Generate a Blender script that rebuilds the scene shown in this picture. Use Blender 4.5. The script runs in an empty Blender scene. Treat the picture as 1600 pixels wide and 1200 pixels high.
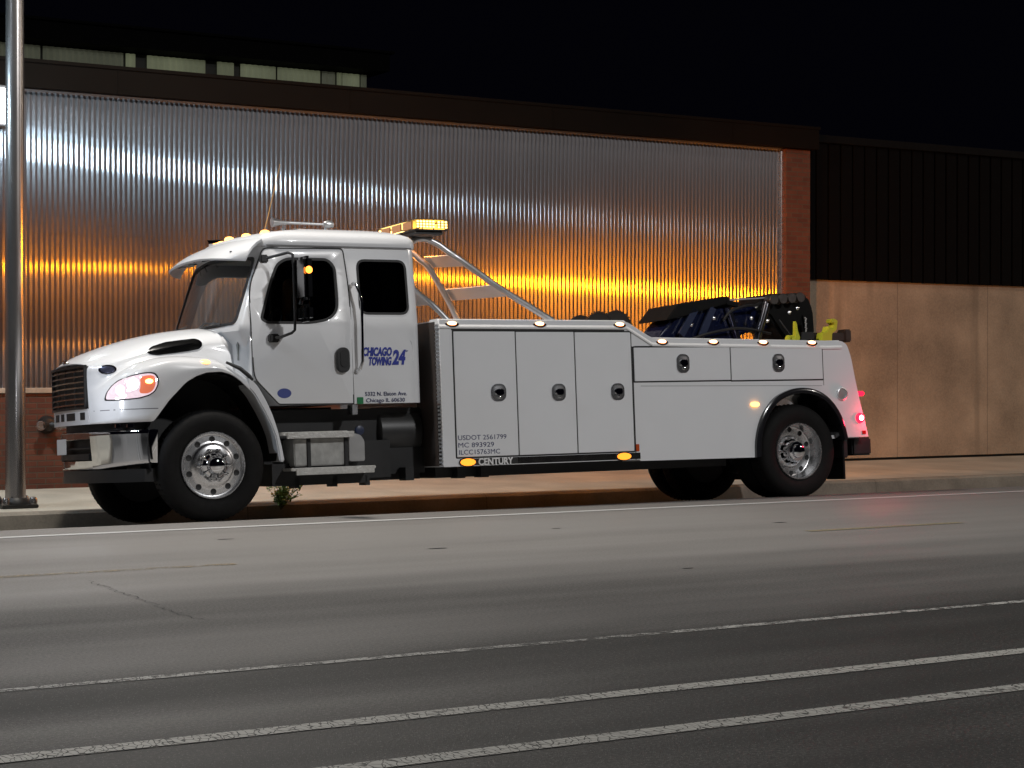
import bpy, bmesh, math, random
from mathutils import Vector, Matrix, Euler
from mathutils.bvhtree import BVHTree
random.seed(7)
R = math.radians
SC = bpy.context.scene
COL = SC.collection

# ------------------------------------------------------------------ camera
FPX = 2930.0
TH = math.atan(FPX / 4880.0)
cam = bpy.data.cameras.new("camera"); cam.sensor_width = 36; cam.lens = FPX / 1600 * 36
cam.clip_start = 0.1; cam.clip_end = 2000
camo = bpy.data.objects.new("camera", cam); COL.objects.link(camo)
camo.location = (0, 0, 1.37)
camo.rotation_euler = (R(90) - math.atan(18 / FPX), 0, -TH)
SC.camera = camo

# ------------------------------------------------------------------ night sky
W = bpy.data.worlds.new("World"); SC.world = W; W.use_nodes = True
bg = W.node_tree.nodes["Background"]
bg.inputs[0].default_value = (0.20, 0.20, 0.45, 1); bg.inputs[1].default_value = 0.004
SC.view_settings.view_transform = 'Standard'; SC.view_settings.look = 'None'
SC.view_settings.exposure = 0.0; SC.view_settings.gamma = 1.0
SC.cycles.sample_clamp_indirect = 0.7; SC.cycles.glossy_bounces = 3; SC.cycles.diffuse_bounces = 3
SC.render.resolution_x = 1024; SC.render.resolution_y = 768

def street_or_wash_light(name, loc, power, col, size=0.5, aim=None):
    l = bpy.data.lights.new(name, 'AREA'); l.shape = 'DISK'; l.size = size; l.energy = power; l.color = col
    o = bpy.data.objects.new(name, l); COL.objects.link(o); o.location = loc
    if aim is not None:
        o.rotation_euler = (Vector(aim) - Vector(loc)).to_track_quat('-Z', 'Y').to_euler()
    return o
# street lamps of the road (high above the carriageway, outside the frame; the last is an added wall-washer)
street_or_wash_light("street_or_wash_light", (6.0, 17.0, 9.3), 730, (1.0, 0.94, 0.86), 0.5, (6.3, 15.6, 0))
street_or_wash_light("street_or_wash_light", (12.5, 3.0, 9.6), 890, (0.96, 0.96, 0.96), 0.5, (11.5, 9.0, 0))
street_or_wash_light("street_or_wash_light", (-3.0, 15.8, 9.3), 420, (0.78, 0.88, 1.0), 0.5, (-1.5, 14.0, 0))
street_or_wash_light("street_or_wash_light", (28.0, 3.0, 9.8), 430, (1.0, 0.92, 0.86), 0.5, (26.0, 8.0, 0))
street_or_wash_light("street_or_wash_light", (34.0, 15.2, 9.3), 600, (1.0, 0.84, 0.66), 0.5, (33.0, 14.0, 0))
street_or_wash_light("street_or_wash_light", (3.9, 19.6, 4.35), 62, (0.62, 0.84, 1.0), 0.30, (7.6, 21.7, 3.9))  # unseen low lamp added to wash the metal wall in bluish light

def point(name, loc, power, col, radius=0.05, parent=None):
    l = bpy.data.lights.new(name, 'POINT'); l.energy = power; l.color = col; l.shadow_soft_size = radius
    o = bpy.data.objects.new(name, l); COL.objects.link(o); o.location = loc
    if parent: o.parent = parent
    return o

# ------------------------------------------------------------------ materials
MATS = {}
def nt_new(name):
    m = bpy.data.materials.new(name); m.use_nodes = True
    nt = m.node_tree; b = nt.nodes["Principled BSDF"]
    return m, nt, b
def pmat(name, col, rough=0.5, metal=0.0, coat=0.0, noise=0.0, nscale=8.0, bump=0.0, bscale=60.0, spec=0.5, stretch=(1, 1, 1)):
    if name in MATS: return MATS[name]
    m, nt, b = nt_new(name); N = nt.nodes; L = nt.links
    b.inputs['Roughness'].default_value = rough; b.inputs['Metallic'].default_value = metal
    b.inputs['Coat Weight'].default_value = coat; b.inputs['Coat Roughness'].default_value = 0.05
    b.inputs['Specular IOR Level'].default_value = spec
    tc = N.new('ShaderNodeTexCoord'); mp = N.new('ShaderNodeMapping'); mp.inputs['Scale'].default_value = stretch
    L.new(tc.outputs['Object'], mp.inputs[0])
    nz = N.new('ShaderNodeTexNoise'); nz.inputs['Scale'].default_value = nscale; nz.inputs['Detail'].default_value = 5
    L.new(mp.outputs[0], nz.inputs['Vector'])
    mx = N.new('ShaderNodeMix'); mx.data_type = 'RGBA'
    a = [max(0, c * (1 - noise)) for c in col]; c2 = [min(1, c * (1 + noise)) for c in col]
    mx.inputs[6].default_value = (*a, 1); mx.inputs[7].default_value = (*c2, 1)
    L.new(nz.outputs['Fac'], mx.inputs[0]); L.new(mx.outputs[2], b.inputs['Base Color'])
    if noise > 0:
        mr = N.new('ShaderNodeMapRange'); mr.inputs[3].default_value = max(0.02, rough * 0.8); mr.inputs[4].default_value = min(1, rough * 1.2)
        L.new(nz.outputs['Fac'], mr.inputs[0]); L.new(mr.outputs[0], b.inputs['Roughness'])
    if bump > 0:
        n2 = N.new('ShaderNodeTexNoise'); n2.inputs['Scale'].default_value = bscale; n2.inputs['Detail'].default_value = 4
        L.new(mp.outputs[0], n2.inputs['Vector'])
        bp = N.new('ShaderNodeBump'); bp.inputs['Strength'].default_value = bump; bp.inputs['Distance'].default_value = 0.01
        L.new(n2.outputs['Fac'], bp.inputs['Height']); L.new(bp.outputs[0], b.inputs['Normal'])
    MATS[name] = m; return m
def emat(name, col, strength):
    if name in MATS: return MATS[name]
    m, nt, b = nt_new(name)
    b.inputs['Base Color'].default_value = (*[c * .6 for c in col], 1)
    b.inputs['Emission Color'].default_value = (*col, 1); b.inputs['Emission Strength'].default_value = strength
    b.inputs['Roughness'].default_value = 0.3
    MATS[name] = m; return m
def glassmat(name, tint, rough=0.02, haze=0.0):
    m, nt, b = nt_new(name); N = nt.nodes; L = nt.links
    tr = N.new('ShaderNodeBsdfTransparent'); tr.inputs[0].default_value = (*tint, 1)
    gl = N.new('ShaderNodeBsdfGlossy'); gl.inputs['Roughness'].default_value = rough; gl.inputs[0].default_value = (1, 1, 1, 1)
    fr = N.new('ShaderNodeFresnel'); fr.inputs[0].default_value = 1.5
    mx = N.new('ShaderNodeMixShader'); L.new(fr.outputs[0], mx.inputs[0]); L.new(tr.outputs[0], mx.inputs[1]); L.new(gl.outputs[0], mx.inputs[2])
    out = mx.outputs[0]
    if haze:
        g2 = N.new('ShaderNodeBsdfGlossy'); g2.inputs['Roughness'].default_value = .5; m2 = N.new('ShaderNodeMixShader'); m2.inputs[0].default_value = haze
        L.new(out, m2.inputs[1]); L.new(g2.outputs[0], m2.inputs[2]); out = m2.outputs[0]
    L.new(out, N['Material Output'].inputs[0]); N.remove(b)
    return m

PAINT = pmat('white_paint', (.78, .79, .81), .32, coat=.7, noise=.02, nscale=3)
PAINT2 = pmat('white_rail_paint', (.82, .82, .82), .35, coat=.4, noise=.03)
BLACKP = pmat('black_plastic', (.012, .012, .013), .45, noise=.2)
BLACKM = pmat('black_frame_paint', (.010, .010, .011), .5, noise=.3)
RUBBER = pmat('rubber', (.0045, .0042, .0042), .75, noise=.3, nscale=20, bump=.15, bscale=80, spec=.25)
SEAL = pmat('door_seal', (.006, .006, .007), .6)
CHROME = pmat('chrome', (.85, .86, .88), .05, metal=1, noise=.02)
ALU = pmat('polished_aluminium', (.82, .82, .83), .27, metal=1, noise=.06, nscale=12)
TUBE = pmat('satin_aluminium', (.85, .85, .86), .36, metal=1, noise=.05)
TREAD = pmat('tread_plate', (.66, .65, .62), .32, metal=.45, noise=.2, nscale=30, bump=.5, bscale=45)
BRUSH = pmat('brushed_steel', (.58, .58, .58), .3, metal=.6, noise=.12, stretch=(1, 8, 1))
NAVY = pmat('blue_boom_paint', (.004, .007, .030), .22, coat=.8, noise=.1)
YEL = pmat('yellow_strap', (.50, .50, .025), .5, noise=.15)
DECAL = pmat('blue_decal', (.02, .035, .30), .4)
DECAL2 = pmat('navy_decal', (.015, .02, .10), .4)
GREEN = pmat('green_sticker', (.01, .18, .06), .4)
WHITED = pmat('white_decal', (.8, .8, .8), .4)
SEAT = pmat('seat_cloth', (.03, .03, .035), .9, noise=.2)
DASH = pmat('dashboard', (.22, .24, .24), .7, noise=.2)
AMBER = emat('amber_lamp_lit', (1.0, .42, .10), 5)
AMBERL = emat('amber_lens_lit', (1.0, .30, .025), 1.9)
AMBRIM = emat('amber_rim_lit', (1.0, .26, .06), 1.1)
AMCORE = emat('amber_core_lit', (1.0, .62, .32), 6)
BEACON = emat('beacon_led', (1.0, .66, .20), 5)
RED = emat('red_lamp_lit', (1.0, .012, .05), 2.2)
REDHOT = emat('red_lamp_core', (1.0, .45, .5), 14)
REFL = pmat('orange_reflector', (.5, .08, .02), .25)
REDREF = pmat('red_reflector', (.35, .01, .01), .25)
GLASS_W = glassmat('windshield_glass', (.62, .68, .66), haze=.06)
GLASS_S = glassmat('door_glass', (.10, .11, .11))
GLASS_F = glassmat('far_door_glass', (.75, .8, .78))

# ------------------------------------------------------------------ mesh helpers
class MB:
    def __init__(s): s.bm = bmesh.new()
    def box(s, lo, hi, rot=None, bev=0.0):
        lo = Vector(lo); hi = Vector(hi); c = (lo + hi) / 2; d = hi - lo
        b2 = bmesh.new(); bmesh.ops.create_cube(b2, size=1)
        for v in b2.verts: v.co = Vector((v.co.x * d.x, v.co.y * d.y, v.co.z * d.z))
        if bev: bmesh.ops.bevel(b2, geom=b2.edges[:], offset=bev, segments=2, affect='EDGES')
        M = Matrix.Translation(c)
        if rot is not None: M = M @ Euler(rot).to_matrix().to_4x4()
        bmesh.ops.transform(b2, matrix=M, verts=b2.verts[:]); s.merge(b2); return s
    def merge(s, b2):
        me = bpy.data.meshes.new('t'); b2.to_mesh(me); b2.free(); s.bm.from_mesh(me); bpy.data.meshes.remove(me)
    def tube(s, pts, r, n=10, smooth=True, caps=True):
        pts = [Vector(p) for p in pts]; rs = r if isinstance(r, (list, tuple)) else [r] * len(pts)
        rings = []; up = None
        for i, p in enumerate(pts):
            t = (pts[min(i + 1, len(pts) - 1)] - pts[max(i - 1, 0)]).normalized()
            if up is None:
                up = Vector((0, 0, 1)) if abs(t.z) < .9 else Vector((1, 0, 0))
            a = t.cross(up).normalized(); b = a.cross(t).normalized(); up = b
            rings.append([s.bm.verts.new(p + (a * math.cos(k * 2 * math.pi / n) + b * math.sin(k * 2 * math.pi / n)) * rs[i]) for k in range(n)])
        for i in range(len(rings) - 1):
            for k in range(n): s.bm.faces.new((rings[i][k], rings[i][(k + 1) % n], rings[i + 1][(k + 1) % n], rings[i + 1][k]))
        if caps:
            s.bm.faces.new(rings[0]); s.bm.faces.new(rings[-1][::-1])
        return s
    def lathe(s, prof, origin, axis='y', n=48, flip=1, cap=True):
        # prof: list of (radius, offset along axis)
        o = Vector(origin); rings = []
        for r, h in prof:
            ring = []
            for k in range(n):
                a = 2 * math.pi * k / n
                if axis == 'y': p = Vector((r * math.cos(a), h * flip, r * math.sin(a)))
                elif axis == 'z': p = Vector((r * math.cos(a), r * math.sin(a), h))
                else: p = Vector((h, r * math.cos(a), r * math.sin(a)))
                ring.append(s.bm.verts.new(o + p))
            rings.append(ring)
        for i in range(len(rings) - 1):
            for k in range(n): s.bm.faces.new((rings[i][k], rings[i][(k + 1) % n], rings[i + 1][(k + 1) % n], rings[i + 1][k]))
        if cap: s.bm.faces.new(rings[0]); s.bm.faces.new(rings[-1][::-1])
        return s
    def prism(s, pts, y0, y1, plane='xz', bev=0.0):
        b2 = bmesh.new()
        def P(a, b, c):
            return (a, c, b) if plane == 'xz' else ((c, a, b) if plane == 'yz' else (a, b, c))
        v0 = [b2.verts.new(P(a, b, y0)) for a, b in pts]; v1 = [b2.verts.new(P(a, b, y1)) for a, b in pts]
        n = len(pts); b2.faces.new(v0); b2.faces.new(v1[::-1])
        for i in range(n): b2.faces.new((v0[i], v0[(i + 1) % n], v1[(i + 1) % n], v1[i]))
        bmesh.ops.recalc_face_normals(b2, faces=b2.faces[:])
        if bev: bmesh.ops.bevel(b2, geom=b2.edges[:], offset=bev, segments=2, affect='EDGES', clamp_overlap=True)
        s.merge(b2); return s
    def loft(s, rings, cap=True, closed=True):
        vs = [[s.bm.verts.new(p) for p in r] for r in rings]; n = len(rings[0])
        for i in range(len(vs) - 1):
            for k in range(n if closed else n - 1):
                s.bm.faces.new((vs[i][k], vs[i][(k + 1) % n], vs[i + 1][(k + 1) % n], vs[i + 1][k]))
        if cap: s.bm.faces.new(vs[0]); s.bm.faces.new(vs[-1][::-1])
        return s
    def quad(s, *p): s.bm.faces.new([s.bm.verts.new(q) for q in p]); return s
    def build(s, name, mat, parent=None, smooth=True, angle=35, bevel=0.0, weld=False, recalc=True):
        if weld: bmesh.ops.remove_doubles(s.bm, verts=s.bm.verts[:], dist=1e-5)
        if recalc: bmesh.ops.recalc_face_normals(s.bm, faces=s.bm.faces[:])
        me = bpy.data.meshes.new(name); s.bm.to_mesh(me); s.bm.free()
        for m in (mat if isinstance(mat, (list, tuple)) else [mat]): me.materials.append(m)
        if smooth:
            for p in me.polygons: p.use_smooth = True
            me.set_sharp_from_angle(angle=R(angle))
        o = bpy.data.objects.new(name, me); COL.objects.link(o)
        if parent: o.parent = parent
        if bevel:
            b = o.modifiers.new('bevel', 'BEVEL'); b.width = bevel; b.segments = 2; b.limit_method = 'ANGLE'; b.angle_limit = R(40)
        return o
def tag(o, label=None, cat=None, group=None, kind=None):
    if label: o['label'] = label
    if cat: o['category'] = cat
    if group: o['group'] = group
    if kind: o['kind'] = kind
    return o
def empty(name, loc, rot=(0, 0, 0)):
    o = bpy.data.objects.new(name, None); COL.objects.link(o); o.location = loc; o.rotation_euler = rot; o.empty_display_size = .2; return o
def lerp_tab(tab, x):
    if x <= tab[0][0]: return tab[0][1]
    for (a, b), (c, d) in zip(tab, tab[1:]):
        if x <= c: return b + (d - b) * (x - a) / (c - a)
    return tab[-1][1]
def rrect(cx, cz, w, h, r, n=5):
    out = []
    for sx, sz, a0 in ((1, 1, 0), (-1, 1, 90), (-1, -1, 180), (1, -1, 270)):
        for k in range(n + 1):
            a = R(a0 + 90 * k / n); out.append((cx + sx * (w / 2 - r) + r * math.cos(a), cz + sz * (h / 2 - r) + r * math.sin(a)))
    return out
def rpoly(pts, r, n=4):
    # round the corners of a polygon
    out = []; m = len(pts)
    for i in range(m):
        p = Vector(pts[i]); a = Vector(pts[i - 1]) - p; b = Vector(pts[(i + 1) % m]) - p
        rr = r[i] if isinstance(r, (list, tuple)) else r
        rr = min(rr, a.length * .45, b.length * .45)
        A = p + a.normalized() * rr; B = p + b.normalized() * rr
        for k in range(n + 1):
            t = k / n; q = A * (1 - t) ** 2 + p * 2 * t * (1 - t) + B * t ** 2; out.append((q.x, q.y))
    return out
def flat_fill(outlines, cuts=()):
    # a filled 2-D shape with holes as a bmesh in the xz plane (y = 0)
    b = bmesh.new(); edges = []
    for ol in outlines:
        vs = [b.verts.new((x, 0, z)) for x, z in ol]
        edges += [b.edges.new((vs[i], vs[(i + 1) % len(vs)])) for i in range(len(vs))]
    bmesh.ops.triangle_fill(b, edges=edges, use_beauty=True, normal=(0, -1, 0))
    for c in cuts:
        bmesh.ops.bisect_plane(b, geom=b.verts[:] + b.edges[:] + b.faces[:], plane_co=(0, 0, c), plane_no=(0, 0, 1))
    return b
def text_mesh(body, size, loc, mat, name, parent, shear=0.0, bold=0.0, width=None, extrude=.0015, rot=(R(90), 0, 0), spacing=1.0, label=None):
    cu = bpy.data.curves.new('t', 'FONT'); cu.body = body; cu.size = size; cu.extrude = extrude; cu.shear = shear; cu.offset = bold
    cu.space_character = spacing; cu.resolution_u = 3
    o = bpy.data.objects.new('t', cu); COL.objects.link(o)
    dg = bpy.context.evaluated_depsgraph_get(); me = bpy.data.meshes.new_from_object(o.evaluated_get(dg))
    bpy.data.objects.remove(o)
    xs = [v.co.x for v in me.vertices]; w = max(xs) - min(xs); x0 = min(xs)
    k = (width / w) if width else 1
    for v in me.vertices: v.co.x = (v.co.x - x0) * k
    me.materials.clear(); me.materials.append(mat)
    ob = bpy.data.objects.new(name, me); COL.objects.link(ob); ob.parent = parent; ob.location = loc; ob.rotation_euler = rot
    if label: ob['label'] = label
    return ob

# ================================================================== SETTING
def math_node(nt, op, a, b=None, v=None):
    n = nt.nodes.new('ShaderNodeMath'); n.operation = op; nt.links.new(a, n.inputs[0])
    if b is not None: nt.links.new(b, n.inputs[1])
    if v is not None: n.inputs[1].default_value = v
    return n.outputs[0]
def asphalt(name='asphalt', lo=(.013, .0125, .0115), hi=(.25, .236, .222), rough=(.50, .75)):
    m, nt, b = nt_new(name); N = nt.nodes; L = nt.links
    tc = N.new('ShaderNodeTexCoord')
    def noise(scale, st=(1, 1, 1), det=4, src='Object'):
        mp = N.new('ShaderNodeMapping'); mp.inputs['Scale'].default_value = st; L.new(tc.outputs[src], mp.inputs[0])
        n = N.new('ShaderNodeTexNoise'); n.inputs['Scale'].default_value = scale; n.inputs['Detail'].default_value = det
        L.new(mp.outputs[0], n.inputs['Vector']); return n.outputs['Fac']
    lanes = noise(1.0, (.035, .55, 1), 3); mott = noise(1.6, (.35, 1, 1), 6); fine = noise(55, (1, 1, 1), 3); grit = noise(190, (1, 1, 1), 2)
    s = math_node(nt, 'MULTIPLY', lanes, v=1.25)
    s2 = math_node(nt, 'MULTIPLY', mott, v=.30); s = math_node(nt, 'ADD', s, s2)
    s3 = math_node(nt, 'MULTIPLY', fine, v=.60); s = math_node(nt, 'ADD', s, s3)
    s4 = math_node(nt, 'MULTIPLY', grit, v=.60); s = math_node(nt, 'ADD', s, s4)
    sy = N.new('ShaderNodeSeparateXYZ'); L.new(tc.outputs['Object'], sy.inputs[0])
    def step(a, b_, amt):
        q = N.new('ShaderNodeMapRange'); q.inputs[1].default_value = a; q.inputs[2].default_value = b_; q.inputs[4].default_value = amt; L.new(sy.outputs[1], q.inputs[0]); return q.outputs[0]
    s = math_node(nt, 'ADD', s, step(7.2, 9.2, .26)); s = math_node(nt, 'ADD', s, step(9.0, 12.5, .48))   # paler far lanes: traffic wear plus lamp falloff put into the colour
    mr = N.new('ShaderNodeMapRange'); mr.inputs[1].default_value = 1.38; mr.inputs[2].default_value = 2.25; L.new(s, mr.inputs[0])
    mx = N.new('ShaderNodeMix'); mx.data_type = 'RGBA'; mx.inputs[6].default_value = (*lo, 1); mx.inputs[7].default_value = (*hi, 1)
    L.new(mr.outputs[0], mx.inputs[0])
    # light stones
    vo = N.new('ShaderNodeTexVoronoi'); vo.inputs['Scale'].default_value = 58; L.new(tc.outputs['Object'], vo.inputs['Vector'])
    st = math_node(nt, 'LESS_THAN', vo.outputs['Distance'], v=.15)
    st = math_node(nt, 'MULTIPLY', st, v=.7)
    m2 = N.new('ShaderNodeMix'); m2.data_type = 'RGBA'; m2.inputs[7].default_value = (.22, .21, .20, 1)
    L.new(st, m2.inputs[0]); L.new(mx.outputs[2], m2.inputs[6]); L.new(m2.outputs[2], b.inputs['Base Color'])
    rr = N.new('ShaderNodeMapRange'); rr.inputs[1].default_value = .35; rr.inputs[2].default_value = .65
    rr.inputs[3].default_value = rough[1]; rr.inputs[4].default_value = rough[0]; L.new(lanes, rr.inputs[0]); L.new(rr.outputs[0], b.inputs['Roughness']); b.inputs['Specular IOR Level'].default_value = .38
    bp = N.new('ShaderNodeBump'); bp.inputs['Strength'].default_value = .5; bp.inputs['Distance'].default_value = .006
    hh = math_node(nt, 'ADD', fine, grit); L.new(hh, bp.inputs['Height']); L.new(bp.outputs[0], b.inputs['Normal'])
    return m
def road_paint(name, col, wear=.5, crack=True):
    m, nt, b = nt_new(name); N = nt.nodes; L = nt.links
    tc = N.new('ShaderNodeTexCoord')
    nz = N.new('ShaderNodeTexNoise'); nz.inputs['Scale'].default_value = 9; nz.inputs['Detail'].default_value = 9; nz.inputs['Roughness'].default_value = .75
    L.new(tc.outputs['Object'], nz.inputs['Vector'])
    n3 = N.new('ShaderNodeTexNoise'); n3.inputs['Scale'].default_value = .8; n3.inputs['Detail'].default_value = 3; L.new(tc.outputs['Object'], n3.inputs['Vector'])
    s = math_node(nt, 'MULTIPLY', n3.outputs['Fac'], v=.5); s = math_node(nt, 'ADD', nz.outputs['Fac'], s)
    mr = N.new('ShaderNodeMapRange'); mr.inputs[1].default_value = wear; mr.inputs[2].default_value = wear + .16; L.new(s, mr.inputs[0])
    fac = mr.outputs[0]
    if crack:
        mp = N.new('ShaderNodeMapping'); mp.inputs['Scale'].default_value = (1.5, .55, 1); mp.inputs['Rotation'].default_value = (0, 0, .5); L.new(tc.outputs['Object'], mp.inputs[0])
        wv = N.new('ShaderNodeTexNoise'); wv.inputs['Scale'].default_value = 6; L.new(tc.outputs['Object'], wv.inputs['Vector'])
        ad = N.new('ShaderNodeMixRGB'); ad.blend_type = 'ADD'; ad.inputs[0].default_value = .12; L.new(mp.outputs[0], ad.inputs[1]); L.new(wv.outputs['Color'], ad.inputs[2])
        vo = N.new('ShaderNodeTexVoronoi'); vo.feature = 'DISTANCE_TO_EDGE'; vo.inputs['Scale'].default_value = 24; L.new(ad.outputs[0], vo.inputs['Vector'])
        c = N.new('ShaderNodeMapRange'); c.inputs[1].default_value = .0; c.inputs[2].default_value = .07; L.new(vo.outputs['Distance'], c.inputs[0])
        fac = math_node(nt, 'MULTIPLY', fac, c.outputs[0])
    b.inputs['Base Color'].default_value = (*col, 1); b.inputs['Roughness'].default_value = .6
    tr = N.new('ShaderNodeBsdfTransparent'); mx = N.new('ShaderNodeMixShader')
    L.new(fac, mx.inputs[0]); L.new(tr.outputs[0], mx.inputs[1]); L.new(b.outputs[0], mx.inputs[2]); L.new(mx.outputs[0], N['Material Output'].inputs[0])
    return m
def concrete(name, col, dirt=.35, scale=1.2, joints=None, streak=False):
    m, nt, b = nt_new(name); N = nt.nodes; L = nt.links
    tc = N.new('ShaderNodeTexCoord')
    def noise(sc, st=(1, 1, 1), det=6):
        mp = N.new('ShaderNodeMapping'); mp.inputs['Scale'].default_value = st; L.new(tc.outputs['Object'], mp.inputs[0])
        n = N.new('ShaderNodeTexNoise'); n.inputs['Scale'].default_value = sc; n.inputs['Detail'].default_value = det; L.new(mp.outputs[0], n.inputs['Vector']); return n.outputs['Fac']
    a = noise(scale); f = noise(40, det=3); s = math_node(nt, 'ADD', math_node(nt, 'MULTIPLY', a, v=.75), math_node(nt, 'MULTIPLY', f, v=.25))
    mr = N.new('ShaderNodeMapRange'); mr.inputs[1].default_value = .35; mr.inputs[2].default_value = .65; L.new(s, mr.inputs[0])
    mx = N.new('ShaderNodeMix'); mx.data_type = 'RGBA'; mx.inputs[6].default_value = (*[c * (1 - dirt) for c in col], 1); mx.inputs[7].default_value = (*[c * (1 + dirt * .4) for c in col], 1)
    L.new(mr.outputs[0], mx.inputs[0]); out = mx.outputs[2]
    if streak:
        sn = noise(1.0, (2.4, 1, .16), 3); m1 = N.new('ShaderNodeMapRange'); m1.inputs[1].default_value = .60; m1.inputs[2].default_value = .72; m1.inputs[4].default_value = .55; L.new(sn, m1.inputs[0])
        mm = N.new('ShaderNodeMix'); mm.data_type = 'RGBA'; mm.inputs[7].default_value = (*[c * .42 for c in col], 1); L.new(m1.outputs[0], mm.inputs[0]); L.new(out, mm.inputs[6]); out = mm.outputs[2]
    if joints:
        sx = N.new('ShaderNodeSeparateXYZ'); L.new(tc.outputs['Object'], sx.inputs[0])
        fr = math_node(nt, 'FRACT', math_node(nt, 'DIVIDE', math_node(nt, 'ADD', sx.outputs[0], v=joints[1]), v=joints[0]))
        j = math_node(nt, 'LESS_THAN', fr, v=joints[2] / joints[0]); j = math_node(nt, 'MULTIPLY', j, v=.4)
        mj = N.new('ShaderNodeMix'); mj.data_type = 'RGBA'; mj.inputs[7].default_value = (*[c * .2 for c in col], 1); L.new(j, mj.inputs[0]); L.new(out, mj.inputs[6]); out = mj.outputs[2]
    L.new(out, b.inputs['Base Color']); b.inputs['Roughness'].default_value = .8
    bp = N.new('ShaderNodeBump'); bp.inputs['Strength'].default_value = .35; bp.inputs['Distance'].default_value = .006; L.new(f, bp.inputs['Height']); L.new(bp.outputs[0], b.inputs['Normal'])
    return m
def brick_mat(name, c1, c2, mortar):
    m, nt, b = nt_new(name); N = nt.nodes; L = nt.links
    tc = N.new('ShaderNodeTexCoord'); sp = N.new('ShaderNodeSeparateXYZ'); L.new(tc.outputs['Object'], sp.inputs[0])
    cb = N.new('ShaderNodeCombineXYZ'); xy = math_node(nt, 'ADD', sp.outputs[0], sp.outputs[1]); L.new(xy, cb.inputs[0]); L.new(sp.outputs[2], cb.inputs[1])
    bk = N.new('ShaderNodeTexBrick'); bk.inputs['Scale'].default_value = 1; bk.inputs['Brick Width'].default_value = .205; bk.inputs['Row Height'].default_value = .0677
    bk.inputs['Mortar Size'].default_value = .0075; bk.inputs['Mortar Smooth'].default_value = .2
    bk.inputs['Color1'].default_value = (*c1, 1); bk.inputs['Color2'].default_value = (*c2, 1); bk.inputs['Mortar'].default_value = (*mortar, 1)
    L.new(cb.outputs[0], bk.inputs['Vector'])
    nz = N.new('ShaderNodeTexNoise'); nz.inputs['Scale'].default_value = 6; nz.inputs['Detail'].default_value = 6; L.new(tc.outputs['Object'], nz.inputs['Vector'])
    mx = N.new('ShaderNodeMix'); mx.data_type = 'RGBA'; mx.blend_type = 'MULTIPLY'; mx.inputs[0].default_value = .7
    mr = N.new('ShaderNodeMapRange'); mr.inputs[3].default_value = .5; mr.inputs[4].default_value = 1.4; L.new(nz.outputs['Fac'], mr.inputs[0])
    L.new(bk.outputs['Color'], mx.inputs[6]); L.new(mr.outputs[0], mx.inputs[7]); L.new(mx.outputs[2], b.inputs['Base Color'])
    b.inputs['Roughness'].default_value = .85
    bp = N.new('ShaderNodeBump'); bp.inputs['Strength'].default_value = .6; bp.inputs['Distance'].default_value = .01; bp.invert = True
    L.new(bk.outputs['Fac'], bp.inputs['Height']); L.new(bp.outputs[0], b.inputs['Normal'])
    return m

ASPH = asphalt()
GUT = concrete('gutter_concrete', (.10, .095, .088), .4, 1.5)
WALKM = concrete('sidewalk_concrete', (.46, .43, .36), .25, 1.3, joints=(1.5, .3, .012))
CURBM = concrete('curb_concrete', (.27, .24, .195), .35, 2.2, joints=(3.0, 1.0, .015))
tag(MB().quad((-400, -400, -.9), (600, -400, -.9), (600, 500, -.9), (-400, 500, -.9)).build('ground', GUT, smooth=False), kind='structure')
def strip(pts, x0, x1, name, mat, n=80, wob=0.0):
    mb = MB(); rows = []
    for y, z in pts:
        rows.append([mb.bm.verts.new((x0 + (x1 - x0) * i / n, y, z + (wob * math.sin(i * 1.7 + y) if wob else 0))) for i in range(n + 1)])
    for a, b in zip(rows, rows[1:]):
        for i in range(n): mb.bm.faces.new((a[i], a[i + 1], b[i + 1], b[i]))
    return tag(mb.build(name, mat, recalc=False), kind='structure')
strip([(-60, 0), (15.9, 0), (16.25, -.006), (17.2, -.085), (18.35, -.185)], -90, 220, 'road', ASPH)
strip([(18.34, -.187), (18.94, -.238)], -90, 220, 'gutter', GUT)
curb = MB().prism([(18.90, -.6), (18.90, -.20), (18.915, -.085), (18.95, -.058), (19.05, -.055), (19.05, -.6)], -90, 220, 'yz')
tag(curb.build('curb', CURBM), kind='structure')
strip([(19.05, -.058), (21.9, .02)], -90, 220, 'sidewalk', WALKM)
# painted markings
WHITE_L = road_paint('worn_white_paint', (.34, .33, .30), .52)
WHITE_T = road_paint('worn_thin_line_paint', (.36, .35, .325), .64)
WHITE_E = road_paint('edge_line_paint', (.55, .55, .54), .36, False)
YEL_L = road_paint('faded_yellow_paint', (.26, .20, .12), .66)
def line(y, w, x0, x1, mat, name, rag=0.0, z=.004, n=300):
    mb = MB(); a = []; b = []
    for i in range(n + 1):
        x = x0 + (x1 - x0) * i / n
        a.append(mb.bm.verts.new((x, y - w / 2 + random.uniform(-rag, rag), z))); b.append(mb.bm.verts.new((x, y + w / 2 + random.uniform(-rag, rag), z)))
    for i in range(n): mb.bm.faces.new((a[i], a[i + 1], b[i + 1], b[i]))
    return tag(mb.build(name, mat, recalc=False, smooth=False), kind='structure')
line(8.03, .075, -30, 60, WHITE_T, 'lane_line', .006)
line(6.60, .125, -30, 60, WHITE_L, 'lane_line', .004)
line(5.84, .125, -30, 60, WHITE_L, 'lane_line', .004)
line(15.48, .11, -30, 90, WHITE_E, 'edge_line', .004)
line(12.50, .10, 1.0, 5.2, YEL_L, 'centre_dash'); line(12.54, .10, 10.5, 12.3, road_paint('yellow_paint', (.27, .23, .14), .50), 'centre_dash')
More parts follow.
